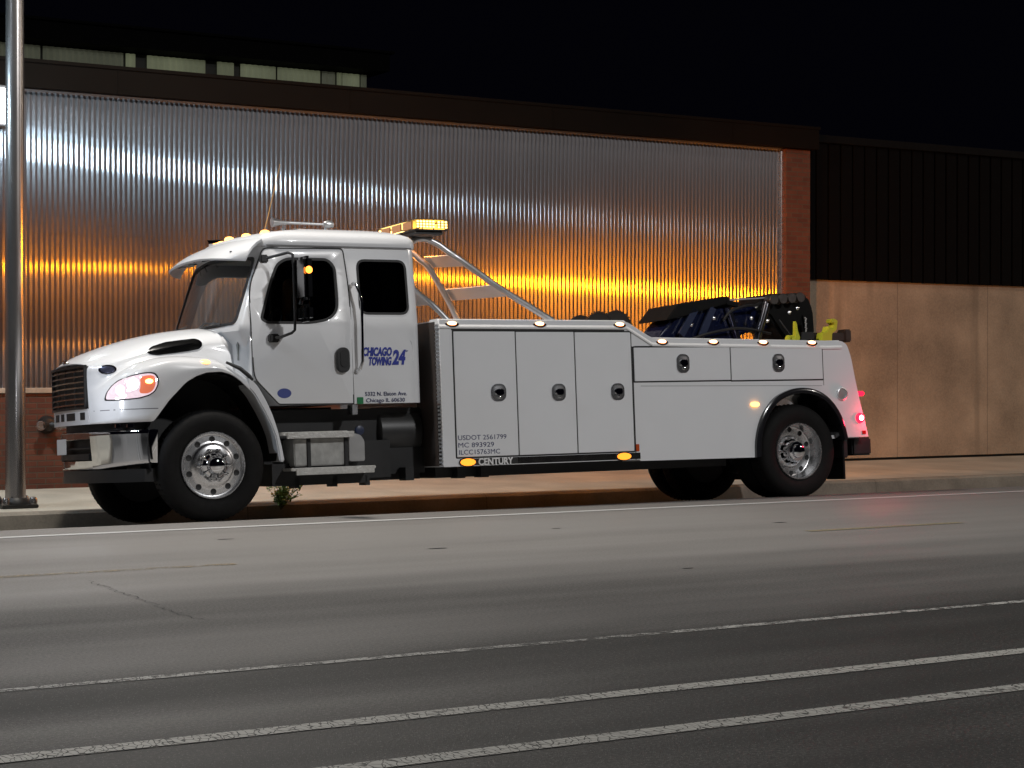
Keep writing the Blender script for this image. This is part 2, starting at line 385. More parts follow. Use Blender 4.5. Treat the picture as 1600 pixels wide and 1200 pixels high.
# sealed crack and small patches of tar on the road
CR = pmat('road_crack', (.012, .012, .012), .8)
mb = MB(); p = Vector((3.95, 12.0, .0025)); q = Vector((3.85, 9.75, .0025)); n = 60; prev = None
for i in range(n + 1):
    t = i / n; c = p.lerp(q, t) + Vector((random.uniform(-.03, .03), 0, 0)); w = random.uniform(.0008, .004)
    cur = (mb.bm.verts.new(c + Vector((-w, 0, 0))), mb.bm.verts.new(c + Vector((w, 0, 0))))
    if prev: mb.bm.faces.new((prev[0], prev[1], cur[1], cur[0]))
    prev = cur
tag(mb.build('road_crack', CR, recalc=False), kind='structure')
mb = MB()
for cx, cy, r in ((7.0, 12.8, .05), (10.9, 13.4, .045), (12.9, 11.6, .04), (8.8, 13.9, .03), (7.8, 10.6, .03), (5.9, 14.4, .04)):
    k = 12; mb.bm.faces.new([mb.bm.verts.new((cx + r * 2.2 * math.cos(a * 2 * math.pi / k) * random.uniform(.6, 1), cy + r * .7 * math.sin(a * 2 * math.pi / k) * random.uniform(.6, 1), .0022)) for a in range(k)])
tag(mb.build('tar_spots', CR, recalc=False), kind='structure')

# ------------------------------------------------------------------ corrugated building
ANISO = .85
CORR, nt, b = nt_new('corrugated_metal'); N = nt.nodes; L = nt.links
tc = N.new('ShaderNodeTexCoord')
mp = N.new('ShaderNodeMapping'); mp.inputs['Scale'].default_value = (1, 1, .3); L.new(tc.outputs['Object'], mp.inputs[0])
nz = N.new('ShaderNodeTexNoise'); nz.inputs['Scale'].default_value = 2.2; nz.inputs['Detail'].default_value = 5; L.new(mp.outputs[0], nz.inputs['Vector'])
mx = N.new('ShaderNodeMix'); mx.data_type = 'RGBA'; mx.inputs[6].default_value = (.37, .35, .355, 1); mx.inputs[7].default_value = (.49, .47, .475, 1); L.new(nz.outputs['Fac'], mx.inputs[0])
g1 = N.new('ShaderNodeBsdfAnisotropic'); g1.inputs['Roughness'].default_value = .19; g2 = N.new('ShaderNodeBsdfAnisotropic'); g2.inputs['Roughness'].default_value = .42
tg = N.new('ShaderNodeCombineXYZ'); tg.inputs[2].default_value = 1.0      # the sheet is rolled along its ribs, so its gloss spreads across them
for g_, an_ in ((g1, ANISO), (g2, .6)): g_.inputs['Anisotropy'].default_value = an_; L.new(tg.outputs[0], g_.inputs['Tangent'])
L.new(mx.outputs[2], g1.inputs[0]); L.new(mx.outputs[2], g2.inputs[0])
ms = N.new('ShaderNodeMixShader'); ms.inputs[0].default_value = .45; L.new(g1.outputs[0], ms.inputs[1]); L.new(g2.outputs[0], ms.inputs[2])
L.new(ms.outputs[0], N['Material Output'].inputs[0]); N.remove(b)
BRICK = brick_mat('red_brick', (.08, .024, .013), (.115, .038, .02), (.07, .05, .036))
SILLM = concrete('sill_stone', (.34, .29, .23), .3, 4)
FASC = pmat('fascia_metal', (.007, .0055, .0045), .85, noise=.3, nscale=2, spec=.04)
bld = empty('brick_building', (2, 21.7, 0)); tag(bld, 'long low building with corrugated metal wall on a brick base, behind the truck', 'building')
BL = Matrix.Translation((-2, -21.7, 0))
def bpart(mb, name, mat, parent=bld, off=(-2, -21.7, 0), **k):
    bmesh.ops.translate(mb.bm, verts=mb.bm.verts[:], vec=off); return mb.build(name, mat, parent, **k)
PITCH = .0640; X0 = -9.0; X1 = 17.64; seg = 12
def corr(z0, z1, yoff):
    mb = MB(); n = int((X1 - X0) / PITCH * seg); nz_ = 1
    prev = None
    for i in range(n + 1):
        x = X0 + i * PITCH / seg; y = 21.715 + yoff + .0130 * math.cos(2 * math.pi * i / seg)
        cur = (mb.bm.verts.new((x, y, z0)), mb.bm.verts.new((x, y, z1)))
        if prev: mb.bm.faces.new((prev[0], cur[0], cur[1], prev[1]))
        prev = cur
    return mb
bpart(corr(1.19, 3.02, 0), 'corrugated_panel', CORR, angle=80, recalc=False)
bpart(corr(3.0, 4.70, -.004), 'corrugated_panel', CORR, angle=80, recalc=False)
mb = MB()
for zr in (3.04, 2.42, 3.75, 1.8, 4.4):
    k = 0; x = X0 + PITCH * .5
    while x < X1:
        if k % 5 in (0, 3): mb.lathe([(.012, 0), (.011, -.005), (.004, -.009)], (x, 21.713, zr), 'y', 6)
        x += PITCH; k += 1
tag(bpart(mb, 'wall_screws', pmat('screw', (.02, .02, .02), .5)), kind='stuff')
bpart(MB().box((X0, 21.76, -.1), (18.1, 25, 4.9)), 'wall_core', BLACKM, smooth=False)
bpart(MB().box((X0, 21.60, -.1), (17.66, 21.75, 1.13)), 'brick_base', BRICK, smooth=False)
bpart(MB().box((X0, 21.57, 1.13), (17.66, 21.74, 1.19)), 'sill', SILLM, bevel=.004)
bpart(MB().box((17.68, 21.60, -.1), (18.13, 22.2, 4.665)), 'brick_pillar', BRICK, smooth=False)
bpart(MB().box((17.625, 21.66, 1.19), (17.678, 21.75, 4.67)), 'corner_trim', ALU)
f = MB().box((X0, 21.50, 4.675), (18.22, 22.3, 4.99)).box((X0, 21.485, 4.965), (18.235, 22.35, 5.005))
x = X0 + 1.2
while x < 18: f.box((x, 21.494, 4.68), (x + .012, 21.503, 4.96)); x += 3.05
bpart(f, 'fascia', FASC, smooth=False)
bpart(MB().box((X0, 21.66, 4.655), (17.67, 21.735, 4.674)), 'top_channel', pmat('channel_metal', (.25, .25, .25), .5, metal=.5), smooth=False)
bpart(MB().box((X0, 21.9, 4.7), (18.1, 29.4, 4.93)), 'flat_roof', BLACKM, smooth=False)

# right hand building
CONC = concrete('tilt_up_concrete', (.35, .28, .205), .42, .9, joints=(1.92, .05, .02), streak=True)
SIDE = pmat('black_siding', (.003, .0026, .0028), .8, noise=.3, spec=.05)
rb = empty('concrete_building', (18.2, 21.8, 0)); tag(rb, 'dark sided warehouse standing on a pale bare concrete wall, right of the brick pillar', 'building')
o2 = (-18.2, -21.8, 0)
bpart(MB().box((18.14, 21.84, .06), (60, 22.3, 2.765)), 'concrete_wall', CONC, rb, o2, smooth=False)
bpart(MB().box((18.14, 21.90, -.1), (60, 22.2, .06)), 'footing', BLACKM, rb, o2, smooth=False)
mb = MB(); x = 18.16
while x < 60:
    mb.box((x, 21.76, 2.77), (x + .20, 21.84, 4.82)); x += .24
mb.box((18.14, 21.80, 2.765), (60, 22.3, 4.82))
bpart(mb, 'dark_siding', SIDE, rb, o2, smooth=False)
bpart(MB().box((18.2, 21.70, 4.82), (60, 22.3, 4.93)), 'coping', pmat('grey_coping', (.0035, .0035, .004), .8, spec=.1, noise=.2), rb, o2, smooth=False)

# rear building with translucent clerestory
bb = empty('rear_building', (8, 30, 0)); tag(bb, 'tall rear hall with a dim greenish band of translucent panels under a dark roof', 'building')
o3 = (-8, -30, 0)
def lit(name, col, s):
    m, nt, b = nt_new(name); N = nt.nodes; L = nt.links
    tc = N.new('ShaderNodeTexCoord'); mp = N.new('ShaderNodeMapping'); mp.inputs['Scale'].default_value = (1, 1, .3); L.new(tc.outputs['Object'], mp.inputs[0])
    nz = N.new('ShaderNodeTexNoise'); nz.inputs['Scale'].default_value = 1.4; nz.inputs['Detail'].default_value = 3; L.new(mp.outputs[0], nz.inputs['Vector'])
    mr = N.new('ShaderNodeMapRange'); mr.inputs[1].default_value = .3; mr.inputs[2].default_value = .7; mr.inputs[3].default_value = s * .55; mr.inputs[4].default_value = s * 1.3; L.new(nz.outputs['Fac'], mr.inputs[0])
    b.inputs['Base Color'].default_value = (.25, .27, .2, 1); b.inputs['Emission Color'].default_value = (*col, 1); L.new(mr.outputs[0], b.inputs['Emission Strength']); b.inputs['Roughness'].default_value = .6
    return m
LITA = lit('lit_translucent_panel', (.55, .60, .36), .11); LITB = lit('dim_translucent_panel', (.5, .52, .36), .035)
bpart(MB().box((2, 30.15, 0), (15.06, 34, 6.69)), 'wall', pmat('rear_wall', (.05, .05, .045), .8), bb, o3, smooth=False)
def band(x0, x1, mat):
    mb = MB(); n = max(2, int((x1 - x0) / .10)); pr = None
    for i in range(n * 4 + 1):
        x = x0 + (x1 - x0) * i / (n * 4); y = 30.08 + .02 * math.cos(i * math.pi / 2)
        cu = (mb.bm.verts.new((x, y, 5.4)), mb.bm.verts.new((x, y, 6.68)))
        if pr: mb.bm.faces.new((pr[0], cu[0], cu[1], pr[1]))
        pr = cu
    bpart(mb, 'translucent_panel', mat, bb, o3, recalc=False)
for x0, x1, m in ((3.0, 9.13, LITB), (9.17, 10.53, LITB), (10.57, 10.74, LITA), (10.94, 11.98, LITA), (12.19, 12.50, LITA), (12.62, 13.28, LITA), (13.31, 14.13, LITA), (14.16, 14.42, LITB), (14.45, 14.55, LITA), (14.56, 14.90, LITA), (14.92, 15.04, LITB)):
    band(x0, x1, m)
bpart(MB().box((9.41, 30.0, 5.4), (10.37, 30.05, 6.42)), 'dark_window', BLACKM, bb, o3, smooth=False)
bpart(MB().box((2, 29.6, 6.70), (15.25, 35, 7.0)).box((2, 29.5, 7.0), (15.3, 35, 7.04)), 'roof', pmat('rear_roof', (.003, .003, .0035), .8, noise=.2, spec=.05), bb, o3, smooth=False)
# rooftop units
UNIT = pmat('roof_unit_metal', (.16, .16, .15), .6, noise=.3)
def roof_unit(x, y, w, h, label):
    t = empty('rooftop_unit', (x, y, 4.93)); tag(t, label, 'air conditioner')
    MB().box((0, 0, 0.03), (w, 1.2, h), bev=.02).build('casing', UNIT, t)
    mb = MB()
    for k in range(6): mb.box((.15, -.02, .15 + k * (h - .3) / 6), (w * .45, 0.0, .18 + k * (h - .3) / 6))
    mb.build('louvre', pmat('louvre', (.02, .02, .02), .6), t)
    MB().lathe([(.3, h), (.3, h + .08), (.25, h + .08)], (w * .7, .6, 0), 'z', 20).build('fan_ring', UNIT, t)
roof_unit(14.4, 26.5, 1.75, .83, 'low boxy grey ventilation unit on the roof above the amber beacon')
roof_unit(21.2, 28.5, 2.1, .95, 'dim boxy ventilation unit near the right end of the metal wall roof')

# flood lamp on the metal wall at the left edge
fl = empty('wall_floodlight', (5.98, 21.70, 4.25)); tag(fl, 'bright white floodlight fixed high on the metal wall, left of the pole', 'wall lamp')
MB().box((-.20, -.22, -.05), (.17, -.02, .42), bev=.015).build('housing', pmat('lamp_housing', (.12, .12, .12), .5), fl)
MB().box((-.17, -.236, -.02), (.14, -.221, .38)).build('lens', emat('floodlight_lens', (.95, .97, 1.0), 18), fl)
MB().tube([(0, 0, .1), (0, -.05, .1)], .03).build('bracket', BLACKM, fl)
point('flood_glow', (5.85, 21.0, 4.25), 9, (.62, .84, 1.0), .12)

# hydrant style pipe fitting on brick base
wf = empty('pipe_connection', (6.62, 21.60, .76)); tag(wf, 'dark two-outlet fire pipe connection on the brick base, left of the truck', 'pipe fitting')
IRON = pmat('dark_iron', (.035, .034, .033), .45, metal=.6, noise=.3)
MB().lathe([(.09, 0), (.11, -.015), (.10, -.05), (.07, -.10), (.03, -.11)], (0, 0, 0), 'y', 24).build('body', IRON, wf)
for s in (-1, 1):
    MB().tube([(0, -.06, 0), (s * .10, -.13, -.01)], .045, 16).build('outlet', IRON, wf)
    MB().lathe([(.055, 0), (.058, -.02), (.05, -.035)], (s * .11, -.12, -.01), 'y', 20).build('cap', ALU, wf)

# street pole
POLE = pmat('galvanised_pole', (.36, .34, .33), .26, metal=.9, noise=.18, nscale=5, stretch=(1, 1, .2))
sp = empty('street_pole', (5.66, 19.55, -.045)); tag(sp, 'tall galvanised metal lamp pole on a bolted base at the left edge', 'street lamp')
MB().tube([(0, 0, .05), (0, 0, 3), (0, 0, 6), (0, 0, 9.2)], [.106, .1, .09, .07], 40).build('pole', POLE, sp)
MB().box((-.19, -.19, 0), (.19, .19, .035), bev=.006).build('base_plate', IRON, sp)
MB().lathe([(.15, .035), (.145, .06), (.115, .10)], (0, 0, 0), 'z', 32).build('base_collar', IRON, sp)
for sx in (-1, 1):
    for sy in (-1, 1): MB().lathe([(.042, .035), (.042, .09), (.03, .11), (.01, .115)], (sx * .145, sy * .145, 0), 'z', 12).build('bolt_cover', POLE, sp)
MB().tube([(0, 0, 9.1), (.2, -1.4, 9.5), (.6, -3.7, 9.6)], [.05, .045, .04], 12).build('arm', POLE, sp)
MB().box((.40, -4.35, 9.50), (.84, -3.55, 9.64), bev=.03).build('lamp_head', BLACKM, sp)

# weed in the kerb joint
LEAF = pmat('weed_leaf', (.30, .48, .14), .6, noise=.5, nscale=30)
wd = empty('weed', (8.38, 18.86, -.13)); tag(wd, 'small leafy green weed growing at the kerb behind the front wheel', 'weed')
mb = MB(); st = MB()
for k in range(34):
    a = random.uniform(0, 6.28); l = random.uniform(.10, .38); lean = random.uniform(.1, .8)
    tip = Vector((math.cos(a) * l * lean * 1.2, math.sin(a) * l * lean * .6 - .05, l * math.sqrt(max(.1, 1 - lean * lean))))
    mid = tip * .5 + Vector((0, 0, .04)); st.tube([(0, 0, 0), mid, tip], [.004, .003, .0015], 5)
    for j in range(16):
        t = random.uniform(.35, 1.05); c = (mid * (2 * (1 - t)) + tip * (2 * t - 1)) if t > .5 else mid * 2 * t
        c = c + Vector([random.uniform(-.03, .03) for _ in range(3)]); d = Vector([random.uniform(-1, 1), random.uniform(-1, 1), random.uniform(-.3, .9)]).normalized(); s2 = d.cross(Vector((random.uniform(-1, 1), random.uniform(-1, 1), 1))).normalized()
        s_ = random.uniform(.018, .042); mb.quad(c, c + d * s_ + s2 * s_ * .35, c + d * s_ * 2, c + d * s_ - s2 * s_ * .35)
mb.build('leaves', LEAF, wd, recalc=False, smooth=False); st.build('stems', pmat('weed_stem', (.10, .12, .04), .6), wd)

# ================================================================== TOW TRUCK
TR = empty('tow_truck', (6.56, 16.3, 0), (R(-3.0), R(-0.55), R(-1.5)))
tag(TR, 'white two-axle tow truck parked at the kerb with amber beacon and marker lamps lit', 'tow truck')
YC = 1.2
def side_y(z): return .17 if z < 1.85 else .17 + (z - 1.85) * .10

# ---- wheels
def wheel(x, z, y0, width, face, rear=False, near=True):
    w = empty('wheel', (x, y0, z)); w.parent = TR
    Rr = .52; wd = width; fl = 1
    prof = [(.315, .02), (.335, .0), (.40, -.012), (.46, -.008), (.495, .012), (.512, .04), (.52, .075), (.52, wd - .075), (.512, wd - .04), (.49, wd - .01), (.40, wd + .01), (.335, wd), (.315, wd - .02)]
    mb = MB().lathe(prof, (0, 0, 0), 'y', 72, cap=False)
    for k in range(60):
        a = 2 * math.pi * k / 60
        for yy in (.075, wd - .11): mb.lathe([(.001, 0), (.012, 0), (.012, .03), (.001, .03)], (.516 * math.cos(a), yy, .516 * math.sin(a)), 'y', 4)
    mb.build('tyre', RUBBER, w)
    if not face: 
        MB().lathe([(.315, .04), (.30, .06), (.28, wd * .5), (.10, wd * .55)], (0, 0, 0), 'y', 40).build('rim', BLACKM, w)
        return w
    # aluminium disc with hand holes: disc profile from rim lip to hub
    if rear:
        disc = [(.318, .012), (.312, -.004), (.302, -.004), (.295, .02), (.288, .10), (.280, .158), (.274, .165), (.21, .168), (.17, .172), (.14, .165)]
    else:
        disc = [(.318, .012), (.312, -.004), (.302, -.004), (.297, .012), (.291, .034), (.281, .036), (.274, .024), (.212, .020), (.19, .004), (.15, -.006), (.13, -.006)]
    holes = 10; nh = holes * 12; mb = MB(); rings = []
    fine = []
    for (r0, h0), (r1, h1) in zip(disc, disc[1:]):
        for k in range(3): fine.append((r0 + (r1 - r0) * k / 3, h0 + (h1 - h0) * k / 3))
    fine.append(disc[-1])
    for r0, h0 in fine: rings.append([mb.bm.verts.new((r0 * math.cos(2 * math.pi * k / nh), h0, r0 * math.sin(2 * math.pi * k / nh))) for k in range(nh)])
    hr = .030; rc = .243
    for i in range(len(rings) - 1):
        rm = (fine[i][0] + fine[i + 1][0]) / 2
        for k in range(nh):
            mb.bm.faces.new((rings[i][k], rings[i][(k + 1) % nh], rings[i + 1][(k + 1) % nh], rings[i + 1][k]))
    mb.build('rim', ALU, w, angle=50)
    dz = .168 if rear else .024
    for k in range(holes):
        a = 2 * math.pi * (k + .5) / holes; c = (rc * math.cos(a), dz, rc * math.sin(a))
        MB().lathe([(.029, .006), (.029, -.003), (.027, -.0045), (.026, -.004)], c, 'y', 20).build('hand_hole', SEAL, w)
    dn = .168 if rear else -.006
    for k in range(10):
        a = 2 * math.pi * k / 10; c = (.1425 * math.cos(a), dn, .1425 * math.sin(a))
        MB().lathe([(.021, .0), (.021, -.012), (.016, -.02), (.016, -.045), (.010, -.055), (.003, -.058)], c, 'y', 12).build('lug_nut', CHROME, w)
    if rear: hub = [(.118, .17), (.115, .06), (.105, .04), (.08, .03), (.075, .0), (.05, -.012), (.01, -.014)]
    else: hub = [(.13, 0), (.118, -.02), (.112, -.03), (.10, -.04), (.088, -.05), (.078, -.085), (.07, -.10), (.045, -.112), (.008, -.116)]
    MB().lathe(hub, (0, 0, 0), 'y', 40).build('hub_cap', CHROME, w)
    return w
wheel(.03, .51, .03, .28, True)
w = wheel(.03, .465, 2.09, .28, False, near=False)
w = wheel(6.88, .435, .04, .27, True, rear=True)
wheel(6.88, .435, .355, .27, False)
wheel(6.88, .40, 1.80, .27, False, near=False); wheel(6.88, .40, 2.11, .27, False, near=False)

# ---- chassis
fr = MB()
for y in (.78, 1.56): fr.box((-.75, y, .62), (7.85, y + .08, .88))
fr.box((-.8, .8, .55), (-.7, 1.6, .9)); fr.box((1.0, .5, .30), (2.4, 1.9, .62)); fr.box((.3, .85, .55), (1.6, 1.55, 1.05)); fr.box((2.3, .45, .45), (2.46, 1.95, 1.0))
fr.box((2.5, .35, .30), (6.1, 2.05, .50))
fr.tube([(.03, .25, .51), (.03, 2.15, .48)], .07, 12).tube([(6.88, .2, .435), (6.88, 2.2, .41)], .10, 12).tube([(1.2, 1.2, .6), (6.8, 1.2, .5)], .06, 12)
fr.lathe([(.10, -.22), (.22, -.12), (.24, 0), (.22, .12), (.10, .22)], (6.88, 1.2, .43), 'y', 24)
fr.build('chassis_frame', BLACKM, TR)
fr = MB()
for x in (.95, 1.35, 1.7): fr.box((x, .3, .26), (x + .05, .45, .36))
for x in (2.12, 2.70, 2.97): fr.box((x, .25, .29), (x + .09, .4, .42))
fr.box((.72, .30, .285), (1.72, .7, .50)); fr.box((1.62, .34, .33), (2.0, .8, .70)); fr.box((.7, .45, .5), (2.4, 1.0, 1.02)); fr.box((1.95, .42, .36), (2.42, .9, .62))
fr.build('under_skirt', BLACKM, TR)
MB().lathe([(.22, -.24), (.25, -.22), (.25, .22), (.22, .24)], (2.16, .62, .78), 'x', 32).build('air_tank', pmat('tank_paint', (.03, .03, .03), .35), TR)

# ---- hood
CT = [  # x, ten (y, z) points from crown to lower edge
 (-.95, [(1.2, 1.515), (.92, 1.51), (.72, 1.49), (.665, 1.45), (.655, 1.37), (.65, 1.28), (.645, 1.22), (.64, 1.14), (.63, 1.04), (.63, .93)]),
 (-.90, [(1.2, 1.56), (.9, 1.55), (.69, 1.515), (.61, 1.46), (.59, 1.38), (.575, 1.29), (.55, 1.24), (.52, 1.18), (.48, 1.08), (.47, .93)]),
 (-.80, [(1.2, 1.615), (.9, 1.605), (.67, 1.56), (.55, 1.495), (.51, 1.41), (.47, 1.345), (.41, 1.34), (.33, 1.31), (.27, 1.22), (.25, .93)]),
 (-.68, [(1.2, 1.667), (.9, 1.655), (.65, 1.605), (.52, 1.535), (.475, 1.47), (.43, 1.425), (.34, 1.432), (.22, 1.40), (.15, 1.31), (.13, .93)]),
 (-.55, [(1.2, 1.715), (.9, 1.703), (.63, 1.65), (.50, 1.575), (.46, 1.52), (.415, 1.483), (.31, 1.495), (.16, 1.455), (.08, 1.37), (.06, .93)]),
 (-.35, [(1.2, 1.770), (.9, 1.757), (.62, 1.705), (.485, 1.625), (.445, 1.565), (.40, 1.520), (.28, 1.535), (.13, 1.50), (.055, 1.42), (.05, 1.0)]),
 (-.10, [(1.2, 1.820), (.9, 1.806), (.61, 1.75), (.475, 1.665), (.435, 1.59), (.39, 1.525), (.27, 1.54), (.12, 1.505), (.055, 1.435), (.05, 1.3)]),
 (.15, [(1.2, 1.850), (.9, 1.836), (.60, 1.78), (.465, 1.69), (.43, 1.60), (.385, 1.495), (.27, 1.50), (.12, 1.47), (.055, 1.42), (.05, 1.3)]),
 (.42, [(1.2, 1.870), (.9, 1.855), (.60, 1.80), (.46, 1.70), (.43, 1.58), (.38, 1.36), (.27, 1.335), (.13, 1.31), (.06, 1.27), (.05, 1.2)])]
ARCH = [(-.56, .93), (-.523, .935), (-.376, 1.12), (-.209, 1.285), (-.10, 1.345), (.0, 1.375), (.14, 1.382), (.24, 1.355), (.323, 1.301), (.467, 1.159), (.592, .945), (.68, .713), (.693, .536)]
def arch_z(x): return lerp_tab(ARCH, x) if x > -.56 else .93
def cr(p0, p1, p2, p3, t):
    return .5 * ((2 * p1) + (-p0 + p2) * t + (2 * p0 - 5 * p1 + 4 * p2 - p3) * t * t + (-p0 + 3 * p1 - 3 * p2 + p3) * t ** 3)
def hood_point(i, j, s, t):
    # bicubic Catmull-Rom over the control table
    def G(a, b):
        a = min(max(a, 0), len(CT) - 1); b = min(max(b, 0), 9); x, P = CT[a]; y, z = P[b]; return Vector((x, y, z))
    rows = [cr(G(i + a, j - 1), G(i + a, j), G(i + a, j + 1), G(i + a, j + 2), t) for a in (-1, 0, 1, 2)]
    return cr(*rows, s)
def hood_half(mir):
    SN = 8; TN = 6; grid = []
    ns = len(CT) - 1
    for a in range(ns * SN + 1):
        i, s = min(a // SN, ns - 1), (a - min(a // SN, ns - 1) * SN) / SN
        row = []
        for b in range(9 * TN + 1):
            j, t = min(b // TN, 8), (b - min(b // TN, 8) * TN) / TN
            p = hood_point(i, j, s, t)
            nose = max(0, min(1, (-.55 - p.x) / .4)); p.x -= .055 * nose * max(0, 1 - ((p.y - 1.2) / .6) ** 2)
            if j == 8:
                zb = arch_z(p.x); z8 = hood_point(i, 7, s, 1.0).z; z8 = max(z8, zb + .02); p.z = z8 + (zb - z8) * t
            if mir: p.y = 2.4 - p.y
            row.append(p)
        grid.append(row)
    return grid
hm = MB()
for mir in (0, 1):
    g = hood_half(mir); vs = [[hm.bm.verts.new(p) for p in r] for r in g]
    for a in range(len(vs) - 1):
        for b in range(len(vs[0]) - 1):
            f = (vs[a][b], vs[a + 1][b], vs[a + 1][b + 1], vs[a][b + 1]); hm.bm.faces.new(f if not mir else f[::-1])
bmesh.ops.remove_doubles(hm.bm, verts=hm.bm.verts[:], dist=.0005)
HB = BVHTree.FromBMesh(hm.bm)
hood = hm.build('hood', PAINT, TR, angle=60)
sd = hood.modifiers.new('solid', 'SOLIDIFY'); sd.thickness = .02; sd.offset = -1
def on_hood(pts, d, off=.004, n=1):
    # lay an outline given as points in space onto the hood along direction d
    out = []
    for p in pts:
        p = Vector(p); h = HB.ray_cast(p - d * 2, d)
        out.append(h[0] - d * off if h[0] is not None else None)
    return out
def hood_patch(outline, d, off, name, mat, parent, thick=.0, dome=0.0, rings=6):
    # outline: (a, z) in the plane across direction d (a runs along d x up)
    a_ax = Vector((0, 0, 1)).cross(d).normalized() * -1
    cx = sum(p[0] for p in outline) / len(outline); cz = sum(p[1] for p in outline) / len(outline)
    mb = MB(); prev = None; c0 = None
    for k in range(rings + 1):
        s = 1 - k / rings; ring = []
        for a, z in outline:
            q = a_ax * (cx + (a - cx) * s) + Vector((0, 0, cz + (z - cz) * s)); h = HB.ray_cast(q - d * 4, d)
            pt = h[0] if h[0] is not None else q
            ring.append(pt - d * (off + dome * (1 - s * s)))
        if k == rings:
            c = mb.bm.verts.new(ring[0])
            for i in range(len(prev)): mb.bm.faces.new((prev[i], prev[(i + 1) % len(prev)], c))
        else:
            vs = [mb.bm.verts.new(p) for p in ring]
            if prev:
                for i in range(len(vs)): mb.bm.faces.new((prev[i], prev[(i + 1) % len(vs)], vs[(i + 1) % len(vs)], vs[i]))
            else:
                base = [mb.bm.verts.new(p + d * (off + .004)) for p in ring]
                for i in range(len(vs)): mb.bm.faces.new((base[i], base[(i + 1) % len(vs)], vs[(i + 1) % len(vs)], vs[i]))
            prev = vs
    return mb.build(name, mat, parent)
def across(pts, d):
    a_ax = Vector((0, 0, 1)).cross(d).normalized() * -1
    return [(Vector((x, y, 0)).dot(a_ax), z) for x, y, z in pts]
DV = Vector((.37, .93, 0)).normalized()      # looking square at the front corner of the near side
# rear part of the fender running down behind the wheel
top = [(.40, 1.345), (.45, 1.30), (.509, 1.233), (.58, 1.11), (.64, .98), (.69, .83), (.73, .66), (.753, .52)]
bot = [(.700, .52), (.690, .62), (.665, .76), (.62, .88), (.56, 1.0), (.467, 1.159), (.40, 1.235)]
for y0, y1 in ((.05, .30), (2.10, 2.35)):
    MB().prism(top + bot, y0, y1, bev=.012).build('fender', PAINT, TR)
# black inner wheel arch
for y0, y1 in ((.09, .8), (1.6, 2.31)):
    mb = MB(); prev = None
    for k in range(25):
        a = R(200 - k * 215 / 24); x = .06 + .64 * math.cos(a); z = .70 + .66 * math.sin(a)
        cur = (mb.bm.verts.new((x, y0, z)), mb.bm.verts.new((x, y1, z)))
        if prev: mb.bm.faces.new((prev[0], prev[1], cur[1], cur[0]))
        prev = cur
    mb.build('wheel_arch_liner', BLACKP, TR)
MB().box((-.5, .80, .6), (.5, 1.6, 1.35)).build('engine_bay', BLACKM, TR)
# cowl between hood and cab
mb = MB()
def cw(a, ya, b_, yb, c, z): return [(a, ya, z), (a - .02, 1.2, z), (a, 2.4 - ya, z), (b_, 2.4 - yb, z), (c, 2.4 - yb, z), (c, yb, z), (b_, yb, z)]
mb.loft([cw(.405, .33, .495, .176, .78, 1.30), cw(.405, .385, .495, .176, .78, 1.55), cw(.405, .42, .49, .178, .74, 1.70), cw(.40, .48, .48, .21, .72, 1.775), cw(.36, .60, .50, .30, .70, 1.815)])
mb.build('cowl', PAINT, TR, angle=40)

# ---- grille and nose panel
gm = MB()
def gx(y, o=0): return -.955 - .055 * max(0, 1 - ((y - 1.2) / .6) ** 2) + o
def curved_bar(y0, y1, z0, z1, d, o, mb, n=16):
    rings = []
    for k in range(n + 1):
        y = y0 + (y1 - y0) * k / n; x = gx(y, o); rings.append([(x, y, z0), (x, y, z1), (x + d, y, z1), (x + d, y, z0)])
    mb.loft(rings)
gb = MB(); curved_bar(.655, 1.745, 1.08, 1.475, .02, .012, gb); grille = gb.build('grille', SEAL, TR)
for k in range(7):
    mb = MB(); z = 1.115 + k * .052; curved_bar(.67, 1.73, z, z + .014, .03, -.016, mb); mb.build('slat', pmat('slat_dark_chrome', (.55, .5, .45), .18, metal=1), grille)
mb = MB()
for y in (.655, 1.725): curved_bar(y, y + .02, 1.08, 1.475, .03, -.02, mb, 2)
curved_bar(.655, 1.745, 1.465, 1.488, .03, -.022, mb); curved_bar(.655, 1.745, 1.075, 1.095, .03, -.022, mb)
for y in (.93, 1.2, 1.47): curved_bar(y - .004, y + .004, 1.09, 1.475, .02, -.004, mb, 2)
mb.build('grille_frame', BLACKP, grille)
mb = MB(); curved_bar(.62, 1.78, .93, 1.078, .03, -.0, mb); nose = mb.build('nose_panel', PAINT, TR)
for y0, y1 in ((.70, .80), (.93, 1.16), (1.25, 1.36), (1.45, 1.62)):
    mb = MB(); curved_bar(y0, y1, .975, 1.045, .02, -.004, mb, 4); mb.build('air_slot', SEAL, nose)
# crown lip over the grille and its oval badge
MB().lathe([(.062, 0), (.06, -.008), (.048, -.012), (.045, -.007), (.01, -.007)], (0, 0, 0), 'y', 28).build('front_badge', CHROME, hood).matrix_basis = Matrix.Translation((-.99, 1.2, 1.525)) @ Matrix.Rotation(R(-90), 4, 'Z') @ Matrix.Rotation(R(35), 4, 'X') @ Matrix.Diagonal((1.4, 1, .75, 1))
